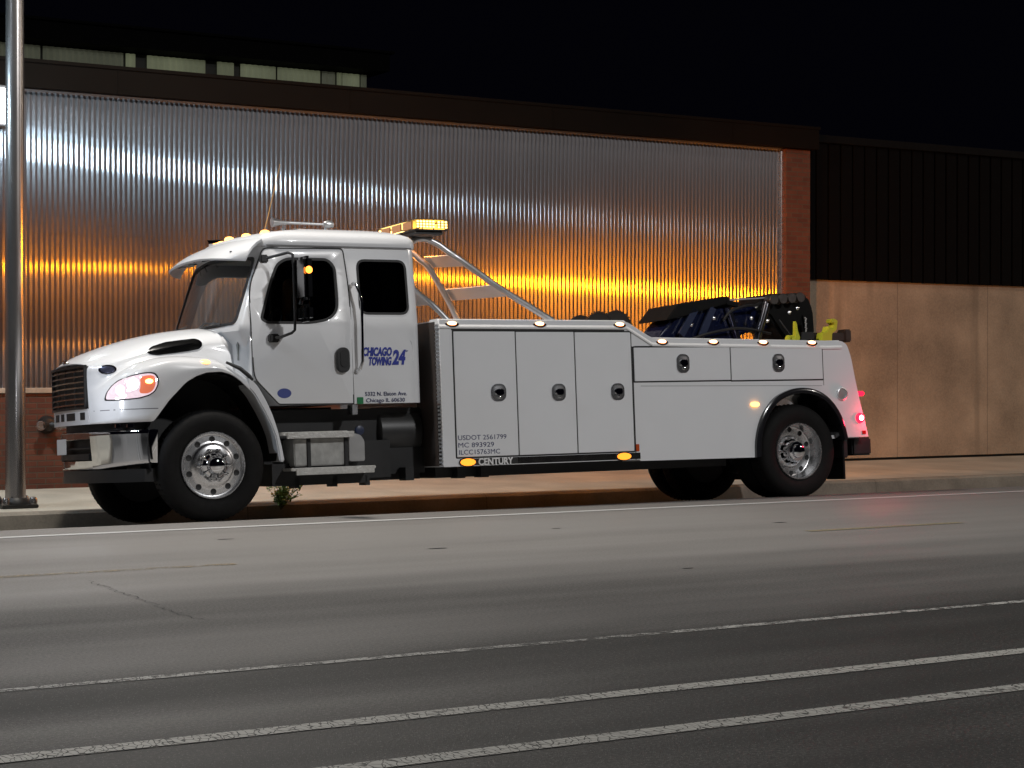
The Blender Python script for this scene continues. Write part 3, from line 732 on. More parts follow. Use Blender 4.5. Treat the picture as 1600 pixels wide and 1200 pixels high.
# ---- headlights
HL = [(-.944, 1.150), (-.925, 1.215), (-.87, 1.275), (-.80, 1.318), (-.68, 1.352), (-.568, 1.37), (-.49, 1.374), (-.443, 1.362), (-.42, 1.318), (-.422, 1.27), (-.45, 1.215), (-.50, 1.18), (-.60, 1.155), (-.72, 1.147), (-.84, 1.145)]
hl_in = across([(x, .2, z) for x, z in HL], DV)
LENS, nt, b = nt_new('headlamp_lens'); b.inputs['Base Color'].default_value = (.75, .72, .76, 1); b.inputs['Roughness'].default_value = .06; b.inputs['Metallic'].default_value = .55; b.inputs['Coat Weight'].default_value = 1
tcn = nt.nodes.new('ShaderNodeTexCoord'); vor = nt.nodes.new('ShaderNodeTexVoronoi'); vor.inputs['Scale'].default_value = 22; nt.links.new(tcn.outputs['Object'], vor.inputs['Vector'])
bpn = nt.nodes.new('ShaderNodeBump'); bpn.inputs['Strength'].default_value = .5; bpn.inputs['Distance'].default_value = .02; nt.links.new(vor.outputs['Distance'], bpn.inputs['Height']); nt.links.new(bpn.outputs[0], b.inputs['Normal'])
b.inputs['Emission Color'].default_value = (1.0, .74, .84, 1); b.inputs['Emission Strength'].default_value = .75
def scaled(ol, s, dx=0, dz=0):
    cx = sum(p[0] for p in ol) / len(ol); cz = sum(p[1] for p in ol) / len(ol)
    return [(cx + (a - cx) * s + dx, cz + (z - cz) * (s if s < 1 else 1 + (s - 1) * 1.8) + dz) for a, z in ol]
hlp = hood_patch(scaled(rpoly(hl_in, .02, 2), 1.06), DV, .004, 'headlight', SEAL, TR, rings=4)
hood_patch(rpoly(hl_in, .02, 2), DV, .010, 'lens', LENS, hlp, dome=.012)
amax = max(a for a, z in hl_in); amin = min(a for a, z in hl_in); spanx = amax - amin
sgn = 1 if hl_in[7][0] > hl_in[0][0] else -1
turn = [(a, z) for a, z in rpoly([(x, z) for x, z in across([(x, .2, z) for x, z in [(-.60, 1.19), (-.585, 1.345), (-.49, 1.358), (-.445, 1.345), (-.437, 1.27), (-.465, 1.215), (-.51, 1.19)]], DV)], .03, 3)]
hood_patch(turn, DV, .020, 'turn_signal', emat('turn_lamp_lit', (1.0, .24, .12), .5), hlp, dome=.010)
def disc_on(a, z, r, off, name, mat, parent, sx=1.0, dome=.006, d=DV, n=24):
    return hood_patch([(a + sx * r * math.cos(2 * math.pi * k / n), z + r * math.sin(2 * math.pi * k / n)) for k in range(n)], d, off, name, mat, parent, dome=dome, rings=3)
A0 = across([(-.66, .2, 1.25)], DV)[0]
disc_on(A0[0], A0[1] + .03, .055, .022, 'low_beam', emat('low_beam_lit', (1, .92, .95), 5.5), hlp)
disc_on(A0[0] - sgn * .12, A0[1] - .02, .045, .020, 'high_beam', emat('high_beam_lit', (1, .86, .95), 2.2), hlp)
A1 = across([(-.50, .2, 1.30)], DV)[0]
disc_on(A1[0], A1[1], .022, .034, 'turn_bulb', emat('turn_bulb_lit', (1, .45, .1), 9), hlp, sx=1.6)
point('headlight_glow', (-1.25, .15, 1.15), 7, (.9, .93, 1.0), .08, TR)
# air intake on the hood side
IN = [(-.458, 1.586), (-.402, 1.638), (-.256, 1.682), (-.10, 1.70), (.02, 1.712), (.065, 1.69), (.072, 1.65), (.036, 1.611), (-.076, 1.590), (-.22, 1.572), (-.369, 1.556), (-.43, 1.566)]
DY = Vector((0, 1, 0))
IN2 = [(x + .03, z + .008) for x, z in IN]
si = hood_patch(scaled(rpoly([(x, z) for x, z in across([(x, 0, z) for x, z in IN2], DY)], .02, 2), 1.03), DY, .006, 'air_intake', CHROME, hood, rings=5)
hood_patch(scaled(rpoly(across([(x, 0, z) for x, z in IN2], DY), .02, 2), .93), DY, .011, 'intake_mesh', pmat('intake_black', (.003, .003, .003), .15, spec=.3), hood, rings=5)
for k in range(3):
    for j in range(2 if k else 3):
        x = -.17 + .015 * k + (.0 if j < 2 else -.09); z = 1.605 + j * .034 + .006 * k
    # chrome bars added to give the mesh its little bright reflections
for k in range(4):
    x0 = -.38 + k * .1; hood_patch(across([(x0, 0, 1.60 + k * .018), (x0 + .1, 0, 1.618 + k * .018), (x0 + .1, 0, 1.626 + k * .018), (x0, 0, 1.608 + k * .018)], DY), DY, .014, 'intake_glint_bar', CHROME, hood, rings=2)
# side badge and small marker lamp
disc_on(*across([(-.81, .5, 1.435)], DV)[0], .045, .006, 'side_badge', CHROME, hood, sx=1.9, dome=.004)
disc_on(*across([(-.81, .5, 1.435)], DV)[0], .033, .014, 'badge_field', pmat('badge_blue', (.16, .17, .26), .2, metal=.8), hood, sx=2.0, dome=.002)
hood_patch([(a, z) for a, z in across([(.0 + .045 * math.cos(2 * math.pi * k / 20), .1, 1.478 + .022 * math.sin(2 * math.pi * k / 20)) for k in range(20)], DY)], DY, .006, 'fender_marker', AMBER, TR, dome=.012, rings=3)
MB().tube([(.20, .075, 1.47), (.33, .06, 1.41), (.42, .055, 1.335), (.455, .06, 1.30)], [.012, .02, .02, .012], 10).build('hood_latch', BLACKP, TR)
# seam lines on the nose
def ribbon(pts, w, yf, name, mat, parent, closed=False, off=.0015):
    mb = MB(); n = len(pts); P = [Vector((x, z)) for x, z in pts]; L_ = []
    for i in range(n):
        a = P[(i - 1) % n] if (closed or i > 0) else P[i]; b = P[(i + 1) % n] if (closed or i < n - 1) else P[i]
        t = (b - a).normalized(); nn = Vector((-t.y, t.x)) * w / 2
        L_.append([mb.bm.verts.new((q.x, yf(q.x, q.y) - off, q.y)) for q in (P[i] + nn, P[i] - nn)])
    for i in range(n if closed else n - 1):
        j = (i + 1) % n; mb.bm.faces.new((L_[i][0], L_[j][0], L_[j][1], L_[i][1]))
    return mb.build(name, mat, parent)
def hood_y(x, z):
    h = HB.ray_cast(Vector((x, -1, z)), DY); return h[0].y if h[0] is not None else .3
ribbon([(-.93 + .45 * k / 12, 1.050) for k in range(13)], .007, hood_y, 'nose_seam', pmat('seam_grey', (.12, .12, .13), .6), hood)

# ---- bumper
BP = [(.085, -.54), (.15, -.63), (.28, -.73), (.43, -.82), (.60, -.895), (.80, -.95), (1.0, -.985), (1.2, -1.0)]
BP = BP + [(2.4 - y, x) for y, x in BP[-2::-1]]
def bump_ring(y, x, z0=None, z1=None):
    e = max(0, (.6 - min(y, 2.4 - y)) / .5); zb = z0 or (.505 + .045 * e); zt = z1 or .862
    fx = lambda z: x - .014 + .027 * (.862 - z) / .357
    h = zt - zb
    return [(fx(zt) + .045, y, zt), (fx(zt) + .008, y, zt - .003), (fx(zt), y, zt - .012)] + [(fx(zt - h * t), y, zt - h * t) for t in (.12, .3, .5, .7, .88)] + [(fx(zb), y, zb + .010), (fx(zb) + .008, y, zb + .003), (fx(zb) + .045, y, zb), (fx(zb) + .055, y, zt - .006)]
dense = []
for (y0, x0), (y1, x1) in zip(BP, BP[1:]):
    for k in range(4): dense.append((y0 + (y1 - y0) * k / 4, x0 + (x1 - x0) * k / 4))
dense.append(BP[-1])
OP = (.70, 1.70)
bm_ = MB(); near_ = [p for p in dense if p[0] <= OP[0]]; mid_ = [p for p in dense if OP[0] <= p[0] <= OP[1]]; far_ = [p for p in dense if p[0] >= OP[1]]
bm_.loft([bump_ring(y, x) for y, x in near_]); bm_.loft([bump_ring(y, x) for y, x in far_])
mid_ = [near_[-1]] + mid_ + [far_[0]]
bm_.loft([bump_ring(y, x, .785, .862) for y, x in mid_]); bm_.loft([bump_ring(y, x, .505, .600) for y, x in mid_])
bmp = bm_.build('bumper', CHROME, TR, angle=50)
def bx_(y): 
    t = sorted(BP); return lerp_tab([(a, b) for a, b in t], y)
def bar_on(y0, y1, z0, z1, d, o, name, mat, parent):
    mb = MB(); mb.loft([[(bx_(y0 + (y1 - y0) * k / 14) + o, y0 + (y1 - y0) * k / 14, zz) if q < 2 else (bx_(y0 + (y1 - y0) * k / 14) + o + d, y0 + (y1 - y0) * k / 14, zz) for q, zz in enumerate((z0, z1, z1, z0))] for k in range(15)])
    return mb.build(name, mat, parent)
bar_on(.62, 1.78, .56, .83, .02, .06, 'centre_opening', SEAL, bmp)
bar_on(.70, 1.70, .70, .715, .03, .02, 'opening_bar', BLACKP, bmp)
bar_on(.74, 1.66, .60, .655, .05, .0, 'lower_bar', BLACKP, bmp)
bar_on(.14, 2.26, .38, .50, .25, .02, 'air_dam', BLACKP, TR)
bar_on(.2, 2.2, .86, .93, .12, .06, 'bumper_gap', SEAL, TR)
lp = MB().box((-1.012, 1.22, .655), (-1.004, 1.52, .805), bev=.002).build('licence_plate', WHITED, bmp)
MB().tube([(-.70, .20, .885), (-.70, .20, .915)], .04, 16).build('fog_lamp', CHROME, TR); MB().tube([(-.78, .30, .885), (-.78, .30, .92)], .035, 16).build('fog_lamp', CHROME, TR)

# ---- cab shell
def xf(z): return lerp_tab([(1.06, .80), (1.30, .60), (1.45, .53), (1.6, .47), (1.78, .39), (1.85, .405), (2.53, .634), (2.62, .665), (2.7, .72)], z)
def cab_ring(z, ins=0.0, xr=2.30, extra=0.0, zz=None):
    w = side_y(z) + ins - extra; f = xf(z) + ins; r = xr - ins; hw = 1.2 - w; P = []
    P += [(r, w + .30), (r, w + .09)]
    for k in range(1, 6): a = R(90 * k / 5); P.append((r - .09 + .09 * math.cos(a), w + .09 - .09 * math.sin(a)))
    for k in range(1, 6): P.append((r - .09 - (r - .09 - f - .2) * k / 6, w))
    for k in range(0, 7):
        t = k / 6; A = Vector((f + .2, w)); B = Vector((f + .0, w + .01)); C_ = Vector((f - .005, w + .13)); q = A * (1 - t) ** 2 + B * 2 * t * (1 - t) + C_ * t * t; P.append((q.x, q.y))
    for k in range(1, 9):
        y = w + .13 + (1.2 - w - .13) * k / 8; q = (1.2 - y) / (1.2 - w - .13); P.append((f - .005 - .14 * (1 - q * q), y))
    full = P + [(x, 2.4 - y) for x, y in P[-2::-1]]
    return [(x, y, z if zz is None else zz) for x, y in full]
ZL = [1.06, 1.2, 1.3, 1.45, 1.6, 1.7, 1.78, 1.85, 2.0, 2.15, 2.3, 2.45, 2.55, 2.66]
def make_obj(mb, name): return mb.build(name, PAINT, None, smooth=False)
outer = make_obj(MB().loft([cab_ring(z) for z in ZL]), 'cab_outer')
inner = make_obj(MB().loft([cab_ring(z, .045) for z in [1.12] + ZL[2:-1] + [2.62]]), 'cab_inner')
DW = rpoly([(.60, 1.885), (.66, 1.852), (1.12, 1.850), (1.30, 1.885), (1.395, 1.97), (1.405, 2.10), (1.40, 2.40), (1.33, 2.475), (.90, 2.475), (.80, 2.42), (.72, 2.25)], [.03, .05, .1, .1, .08, .1, .07, .07, .06, .1, .2], 4)
RW = rpoly([(1.648, 1.945), (2.172, 1.945), (2.172, 2.475), (1.648, 2.475)], .085, 6)
wsp = rpoly([(.30, 1.845), (1.2, 1.815), (2.10, 1.845), (2.08, 2.50), (1.2, 2.545), (.32, 2.50)], [.07, .01, .07, .07, .01, .07], 4)
c1 = make_obj(MB().prism(DW, -.3, .55), 'c1'); c2 = make_obj(MB().prism(DW, 1.85, 2.7), 'c2')
c3 = make_obj(MB().prism(RW, -.3, .55), 'c3'); c5 = make_obj(MB().prism(RW, 1.85, 2.7), 'c5'); c4 = make_obj(MB().prism(wsp, -.6, .74, 'yz'), 'c4')
for c in (inner, c1, c2, c3, c5, c4):
    md = outer.modifiers.new('b', 'BOOLEAN'); md.operation = 'DIFFERENCE'; md.object = c; md.solver = 'EXACT'
dg = bpy.context.evaluated_depsgraph_get(); me = bpy.data.meshes.new_from_object(outer.evaluated_get(dg)); me.name = 'cab'
for o in (outer, inner, c1, c2, c3, c4, c5): bpy.data.objects.remove(o)
for p in me.polygons: p.use_smooth = True
me.set_sharp_from_angle(angle=R(30))
me.materials.clear(); me.materials.append(PAINT); me.materials.append(pmat('cab_lining', (.035, .036, .038), .8))
for p in me.polygons:
    if p.normal.dot(Vector((1.45, 1.2, min(max(p.center.z, 1.4), 2.3))) - p.center) > 0.02: p.material_index = 1
cab = bpy.data.objects.new('cab', me); COL.objects.link(cab); cab.parent = TR
wn = cab.modifiers.new('wn', 'WEIGHTED_NORMAL'); wn.keep_sharp = True
# roof cap
rf = MB(); rings = []
for z, i, fr_ in ((2.600, -.014, 0), (2.64, -.018, 0), (2.69, -.008, .01), (2.725, .02, .03), (2.755, .075, .07), (2.785, .17, .16), (2.81, .30, .30), (2.825, .48, .5)):
    ring = cab_ring(2.62, i, xr=2.30 if i < .05 else 2.30 - i * .2)
    rings.append([(x + (fr_ if x < 1.1 else 0), y, z) for x, y, _ in ring])
rf.loft(rings); roof = rf.build('roof', PAINT, TR, angle=50)
ribbon([(.70 + 1.55 * k / 20, 2.603) for k in range(21)], .012, lambda x, z: .228, 'roof_gutter', pmat('gutter_grey', (.18, .18, .19), .5), cab)
# door and sleeper panels
def panel(outline, holes, yf, thick, name, mat, parent, zc=(1.85, 2.1, 2.35)):
    b = flat_fill([outline] + holes, zc); 
    for v in b.verts: v.co.y = yf(v.co.x, v.co.z)
    bmesh.ops.recalc_face_normals(b, faces=b.faces[:]); 
    if b.faces[0].normal.y > 0: bmesh.ops.reverse_faces(b, faces=b.faces[:])
    me = bpy.data.meshes.new(name); b.to_mesh(me); b.free(); me.materials.append(mat)
    for p in me.polygons: p.use_smooth = True
    me.set_sharp_from_angle(angle=R(25))
    o = bpy.data.objects.new(name, me); COL.objects.link(o); o.parent = parent
    s = o.modifiers.new('s', 'SOLIDIFY'); s.thickness = thick; s.offset = -1
    v = o.modifiers.new('b', 'BEVEL'); v.width = .003; v.segments = 2; v.limit_method = 'ANGLE'; v.angle_limit = R(50)
    return o
def cab_y(x, z):
    y = side_y(z); f = xf(z) + .2
    if z > 1.85 and x < f: t = min(1, (f - x) / .2) * min(1, (z - 1.85) / .2); y += .03 * t * t
    return y
DO = rpoly([(.755, 1.068), (.515, 1.315), (.502, 1.45), (.503, 2.12), (.53, 2.25), (.672, 2.575), (1.50, 2.585), (1.535, 2.2), (1.538, 1.06)], [.02, .08, .05, .2, .2, .05, .04, .2, .01], 4)
door = panel(DO, [DW], lambda x, z: cab_y(x, z) - .010, .014, 'cab_door', PAINT, TR)
ribbon(DO, .013, cab_y, 'door_seam', SEAL, cab, closed=True, off=.0115)
ribbon([(x, z) for x, z in DW], .026, lambda x, z: cab_y(x, z) - .010, 'window_seal', SEAL, door, closed=True, off=.002)
ribbon(RW, .024, cab_y, 'window_seal', SEAL, cab, closed=True, off=.002)
def pane(outline, ys, name, mat, parent):
    b = flat_fill([outline], (1.9, 2.0, 2.1, 2.2, 2.3, 2.4)); mb = MB(); mb.merge(b)
    for v in mb.bm.verts: v.co.y = ys(v.co.x, v.co.z)
    return mb.build(name, mat, parent, recalc=False)
big = lambda ol, s=1.02: scaled(ol, s)
pane(DW, lambda x, z: cab_y(x, z) + .012, 'window', GLASS_S, door)
pane(RW, lambda x, z: side_y(z) + .012, 'sleeper_window', GLASS_S, cab)
pane(DW, lambda x, z: 2.4 - cab_y(x, z) - .012, 'far_window', GLASS_F, cab); pane(RW, lambda x, z: 2.4 - side_y(z) - .012, 'sleeper_window', GLASS_S, cab)
# windshield
mb = MB(); rows = []
for k in range(15):
    z = 1.80 + .76 * k / 14; ring = [p for p in cab_ring(z, .012)]; seg_ = [p for p in ring if p[0] < xf(z) + .15]
    rows.append([mb.bm.verts.new(p) for p in sorted(seg_, key=lambda p: p[1])])
m_ = min(len(r) for r in rows)
for a, b_ in zip(rows, rows[1:]):
    if len(a) == len(b_):
        for i in range(len(a) - 1): mb.bm.faces.new((a[i], a[i + 1], b_[i + 1], b_[i]))
mb.build('windshield', GLASS_W, TR)
# black border of the windshield and wipers
def wsx(y, z):
    w = side_y(z); q = min(1, abs(1.2 - y) / (1.2 - w - .13)); x = xf(z) - .005 - .14 * (1 - q * q)
    if abs(1.2 - y) > 1.2 - w - .13: t = (abs(1.2 - y) - (1.2 - w - .13)) / .13; x += .05 * t * t
    return x
mb = MB(); n = len(wsp)
for i in range(n):
    a = wsp[i]; b_ = wsp[(i + 1) % n]; m2 = 6
    for k in range(m2):
        p0 = [a[j] + (b_[j] - a[j]) * k / m2 for j in (0, 1)]; p1 = [a[j] + (b_[j] - a[j]) * (k + 1) / m2 for j in (0, 1)]
        def inn(p, s): return (1.2 + (p[0] - 1.2) * s, 2.18 + (p[1] - 2.18) * (s - .03 if s < 1 else s + .03))
        q = [p0, p1, inn(p1, .955), inn(p0, .955)]
        mb.quad(*[(wsx(y, z) - .004, y, z) for y, z in q])
mb.build('windshield_seal', SEAL, cab, weld=True)
mb = MB().tube([(.27, .95, 1.86), (.245, .75, 1.885), (.315, .50, 1.86)], .009, 8).tube([(.26, 1.0, 1.835), (.27, .55, 1.875)], .006, 6).tube([(.27, 1.75, 1.86), (.22, 1.45, 1.88)], .009, 8).tube([(.24, 1.9, 1.86), (.23, 1.2, 1.885)], .006, 6)
mb.build('wiper', BLACKP, TR)
# interior
it = empty('cab_interior', (0, 0, 0)); it.parent = TR
MB().box((.42, .28, 1.45), (.85, 2.12, 1.80), bev=.05).build('dashboard', DASH, it)
for y in (.45, 1.45):
    MB().box((1.15, y, 1.35), (1.65, y + .52, 1.52), bev=.05).box((1.55, y, 1.45), (1.72, y + .52, 2.12), rot=(0, R(8), 0), bev=.05).box((1.62, y + .12, 2.10), (1.72, y + .40, 2.30), bev=.04).build('seat', SEAT, it)
ring = [(.93 + .06 * math.sin(2 * math.pi * k / 28), .70 + .21 * math.cos(2 * math.pi * k / 28), 1.83 + .20 * math.sin(2 * math.pi * k / 28)) for k in range(29)]
MB().tube(ring, .014, 8).tube([(.93, .7, 1.83), (.80, .7, 1.70)], .03, 8).tube([(.93, .50, 1.83), (.93, .9, 1.83)], .012, 6).build('steering_wheel', BLACKP, it)
MB().box((1.95, .3, 1.15), (2.2, 2.1, 2.55)).build('rear_trim', SEAT, it)
# sun visor over the windshield
mb = MB(); rings = []
for k in range(25):
    y = .27 + 1.86 * k / 24; q = (y - 1.2) / .93; e = q * q
    xt = .66 + .07 * e - .06; zt = 2.695 + .02 * (1 - e) - .03 * e * e; xo = .24 + .25 * e ** 2.5 ; zo = 2.475 + .055 * (1 - e) - .01 * e
    mid = Vector(((xt + xo) / 2 - .03, y, (zt + zo) / 2 + .045))
    A = Vector((xt, y, zt)); B = Vector((xo, y, zo)); top_ = []
    for t in (0, .25, .5, .75, 1): top_.append(A * (1 - t) ** 2 + mid * 2 * t * (1 - t) + B * t * t)
    low = [p + Vector((.012, 0, -.018)) for p in top_[::-1]]
    rings.append([tuple(p) for p in top_ + low])
vis = mb.loft(rings).build('sun_visor', PAINT, TR, angle=50)
for y in (.42, .8, 1.2, 1.6, 1.98):
    MB().tube([(.60, y, 2.58), (.40, y, 2.545)], .012, 8).build('visor_bracket', CHROME, vis)
# roof marker lamps, horns, aerial
for y in (.50, .86, 1.2, 1.54, 1.90):
    q = abs(y - 1.2) / .7; x = .70 + .10 * q
    ml = MB().lathe([(.05, 0), (.05, .015), (.042, .035), (.02, .045), (.005, .046)], (x, y, 2.735 + .012 * (1 - q)), 'z', 20).build('roof_marker', AMBER, TR)
MB().tube([(.62, 1.62, 2.76), (.78, 1.62, 2.785)], [.045, .03], 14).build('roof_spotlight', CHROME, TR)
hn = MB()
hn.tube([(1.00, .80, 2.90), (1.02, .80, 2.90), (1.09, .80, 2.90), (1.2, .80, 2.90), (1.56, .80, 2.895)], [.050, .044, .024, .015, .012], 16)
hn.tube([(1.56, .80, 2.895), (1.60, .80, 2.895), (1.66, .80, 2.895)], [.03, .045, .03], 14).tube([(1.12, .8, 2.78), (1.12, .8, 2.90)], .012, 8).tube([(1.58, .8, 2.79), (1.58, .8, 2.89)], .014, 8)
hn.build('air_horn', TUBE, TR)
MB().tube([(.98, 1.0, 2.77), (.99, 1.0, 2.80), (1.19, 1.0, 3.52)], [.012, .006, .003], 8).build('aerial', pmat('amber_lit_aerial', (.55, .30, .10), .5), TR)  # amber lamplight on the aerial is put into its colour
# door furniture
MB().prism(rrect(1.425, 1.487, .135, .245, .06), .115, .155, bev=.006).build('door_handle', BLACKP, door)
MB().prism(rrect(1.43, 1.50, .085, .17, .035), .108, .118, bev=.004).build('handle_grip', SEAL, door)
MB().tube([(1.575, .165, 2.235), (1.575, .105, 2.225), (1.60, .085, 2.14), (1.618, .08, 2.05), (1.615, .08, 1.75), (1.612, .085, 1.47), (1.595, .105, 1.40), (1.59, .165, 1.375)], [.022, .018, .0155, .0155, .0155, .0155, .018, .022], 14).build('grab_handle', CHROME, TR)
# swage around the company name on the sleeper side
pts = rrect(1.90, 1.56, .60, .32, .10)
MB().tube([(x, .168, z) for x, z in pts[22:] + pts[:2] + [pts[2]]], .004, 6).build('swage_line', PAINT, cab)
blue = DECAL
def decal(body, x, z, size, mat, width=None, y=.158, par=door, name='lettering', **k): return text_mesh(body, size, (x, y, z), mat, name, par, width=width, extrude=.0008, **k)
decal('CHICAGO', 1.655, 1.530, .112, DECAL, .315, y=.165, par=cab, shear=.22, bold=.0055)
decal('TOWING', 1.715, 1.438, .108, DECAL, .25, y=.165, par=cab, shear=.22, bold=.0055)
decal('24', 1.968, 1.447, .19, DECAL, .150, y=.165, par=cab, shear=.2, bold=.009)
decal('hr', 2.118, 1.565, .035, DECAL, .03, y=.165, par=cab)
decal('5332 N. Elston Ave.', 1.665, 1.135, .055, DECAL2, .455, y=.165, par=cab, bold=.0003)
decal('Chicago IL 60630', 1.675, 1.072, .055, DECAL2, .42, y=.165, par=cab, bold=.0003)
mb = MB().prism([(.812 + .072 * math.cos(2 * math.pi * k / 28), 1.173 + .047 * math.sin(2 * math.pi * k / 28)) for k in range(28)], .1575, .160); em = mb.build('door_emblem', pmat('emblem_blue', (.05, .07, .26), .4), door)
MB().prism(rrect(1.61, 1.09, .066, .066, .006), .163, .167).build('sticker', GREEN, cab)
# mirror
mr_ = empty('mirror', (0, 0, 0)); mr_.parent = TR
MB().tube([(.63, .18, 2.455), (.70, .10, 2.475), (.80, -.06, 2.50), (.83, -.10, 2.48), (.835, -.105, 2.35), (.835, -.105, 1.86), (.83, -.10, 1.76), (.81, -.07, 1.735), (.74, .06, 1.70), (.70, .15, 1.70)], .014, 10).build('mirror_arm', BLACKP, mr_)
MB().box((.60, .13, 2.42), (.68, .19, 2.50), bev=.012).box((.66, .10, 1.66), (.76, .17, 1.74), bev=.012).build('mirror_mount', BLACKP, mr_)
MB().box((.845, -.35, 2.03), (.93, -.10, 2.445), bev=.03).build('mirror_housing', pmat('smoked_chrome', (.22, .22, .23), .12, metal=1), mr_)
MB().box((.85, -.33, 1.83), (.94, -.10, 1.995), bev=.035).build('spot_mirror', MATS['smoked_chrome'], mr_)
MB().tube([(.878, -.145, 2.0), (.89, -.15, 2.05)], .02, 8).build('clamp', BLACKP, mr_)
MB().lathe([(.035, 0), (.03, -.012), (.01, -.018)], (.885, -.352, 2.31), 'y', 18).build('mirror_marker', emat('mirror_marker_lit', (1, .25, .03), 5), mr_)

# ---- steps, battery box, fluid tank under the door
sx_ = MB().box((.76, .10, .765), (1.44, .36, .800), bev=.006); sx_.box((.80, .085, .735), (1.50, .11, .795), bev=.004).build('upper_step', TREAD, TR)
MB().box((.83, .085, .425), (1.72, .37, .455), bev=.006).box((.88, .075, .385), (1.70, .10, .452), bev=.004).build('lower_step', TREAD, TR)
bb_ = MB().box((.90, .17, .47), (1.45, .5, .735), bev=.01).build('battery_box', pmat('bare_aluminium', (.52, .52, .50), .32, metal=.45, noise=.35, nscale=14, bump=.3, bscale=25), TR)
for x in (1.03, 1.422): MB().box((x, .155, .455), (x + .038, .175, .75), bev=.003).build('strap', BLACKM, bb_)
MB().prism(rpoly([(1.472, .50), (1.64, .50), (1.64, .70), (1.60, .755), (1.53, .775), (1.472, .73)], .02, 3), .16, .5, bev=.008).build('fluid_tank', BRUSH, TR)
MB().lathe([(.045, 0), (.045, -.03), (.03, -.035)], (1.60, .20, .80), 'y', 18).build('filler_cap', pmat('cap_blue', (.02, .03, .07), .4), TR)
MB().box((1.53, .18, .955), (1.585, .30, 1.055)).build('cab_mount', ALU, TR)

# ---- tool boxes and deck
E0 = 2.42
prof = rpoly([(E0, .41), (4.745, .41), (4.745, .395), (6.24, .385), (6.255, .62), (6.36, .86), (6.55, 1.03), (6.80, 1.115), (7.05, 1.105), (7.28, .99), (7.44, .79), (7.52, .57), (7.84, .57), (7.74, .95), (7.675, 1.24), (7.63, 1.48), (7.575, 1.62), (7.50, 1.655), (4.945, 1.69), (4.625, 1.868), (E0, 1.875)],
             [.01, .001, .001, .01, .12, .1, .12, .12, .12, .12, .12, .02, .01, .1, .1, .08, .04, .03, .06, .06, .01], 3)
def side_box(y0, y1, near):
    return MB().prism(prof, y0, y1, bev=.006).build('toolbox_body', PAINT, TR, angle=40)
tb = side_box(.0, .55, True); tb2 = side_box(1.95, 2.44, False)
# top rail: a chamfered cap running the whole length
RP = [(E0 - .005, 1.876), (4.625, 1.869), (4.945, 1.691), (7.30, 1.652), (7.50, 1.655)]
def rail(ys, sg, name):
    mb = MB(); rings = []
    for i, (x, z) in enumerate(RP):
        rings.append([(x, ys - sg * .014, z - .088), (x, ys - sg * .016, z - .070), (x, ys + sg * .030, z - .004), (x, ys + sg * .045, z + .010), (x, ys + sg * .20, z + .010), (x, ys + sg * .20, z - .088)])
    mb.loft(rings); return mb.build(name, PAINT2, TR, angle=25)
rail(0, 1, 'top_rail'); rail(2.44, -1, 'top_rail')
shade = SEAL
ribbon([(E0 + .13, 1.775), (4.60, 1.768)], .014, lambda x, z: 0, 'painted_rail_shadow', SEAL, tb)  # dark strip: shade under the rail put into the colour
ribbon([(4.72, 1.600), (7.21, 1.592)], .012, lambda x, z: 0, 'painted_rail_shadow', SEAL, tb)
for (a, b_) in ((.565, .405),):
    MB().box((2.45, .56, .9), (7.7, 1.94, .96)).build('deck', TREAD, TR)
MB().box((2.43, .56, .9), (2.47, 1.94, 1.80)).build('front_bulkhead', TREAD, TR)
# ribbed tread trim on the front corner
rt = MB()
for k in range(36): z = .43 + k * .0395; rt.box((E0 - .014, .012, z), (E0 - .001, .085, z + .020), bev=.004)
rt.build('ribbed_corner_trim', ALU, TR)
MB().box((E0 - .006, .09, .42), (E0 - .001, .54, 1.86)).build('front_face_plate', pmat('dark_tread', (.05, .04, .036), .4, noise=.2), TR)
LCH = pmat('latch_chrome', (.62, .63, .65), .26, metal=1)
def latch(x, z, w, h, par):
    MB().prism(rrect(x, z, w, h, min(w, h) * .38, 6), -.022, -.006, bev=.004).build('latch_plate', LCH, par)
    m = MB(); q = rrect(x, z, w * .82, h * .82, min(w, h) * .30, 6)
    m.loft([[(a, -.0225, b) for a, b in q], [(x + (a - x) * .8, -.0235, z + (b - z) * .8) for a, b in q], [(x + (a - x) * .3, -.029, z + .01 + (b - z) * .3) for a, b in q]]); m.build('latch_dish', LCH, par)
    MB().prism(rrect(x, z + h * .02, w * .58, h * .36, min(w, h) * .15, 5), -.044, -.024, bev=.008).build('latch_handle', CHROME, par)
    MB().lathe([(h * .07, 0), (h * .065, -.012), (.003, -.015)], (x, -.024, z - h * .28), 'y', 12).build('latch_lock', CHROME, par)
def tdoor(x0, x1, z0, z1, lx, lz, lw, lh, z1b=None):
    g = .006; ribbon(rrect((x0 + x1) / 2, (z0 + z1) / 2, x1 - x0, z1 - z0, .004, 2), .018, lambda x, z: 0, 'door_gap', SEAL, tb, closed=True, off=.001)
    d = MB().box((x0 + g, -.010, z0 + g), (x1 - g, .0, z1 - g), bev=.003).build('toolbox_door', PAINT, TR)
    latch(lx, lz, lw, lh, d); return d
d1 = tdoor(2.565, 3.278, .497, 1.762, 3.06, 1.140, .175, .175)
tdoor(3.278, 3.977, .497, 1.758, 3.766, 1.132, .165, .175)
tdoor(3.977, 4.675, .497, 1.755, 4.483, 1.128, .165, .175)
tdoor(4.700, 5.952, 1.228, 1.594, 5.322, 1.417, .165, .20)
tdoor(5.952, 7.219, 1.224, 1.588, 6.594, 1.414, .165, .20)
ribbon([(4.78, 1.183), (6.45, 1.165), (7.20, 1.155)], .006, lambda x, z: 0, 'crease_line', pmat('crease', (.35, .35, .36), .5), tb)
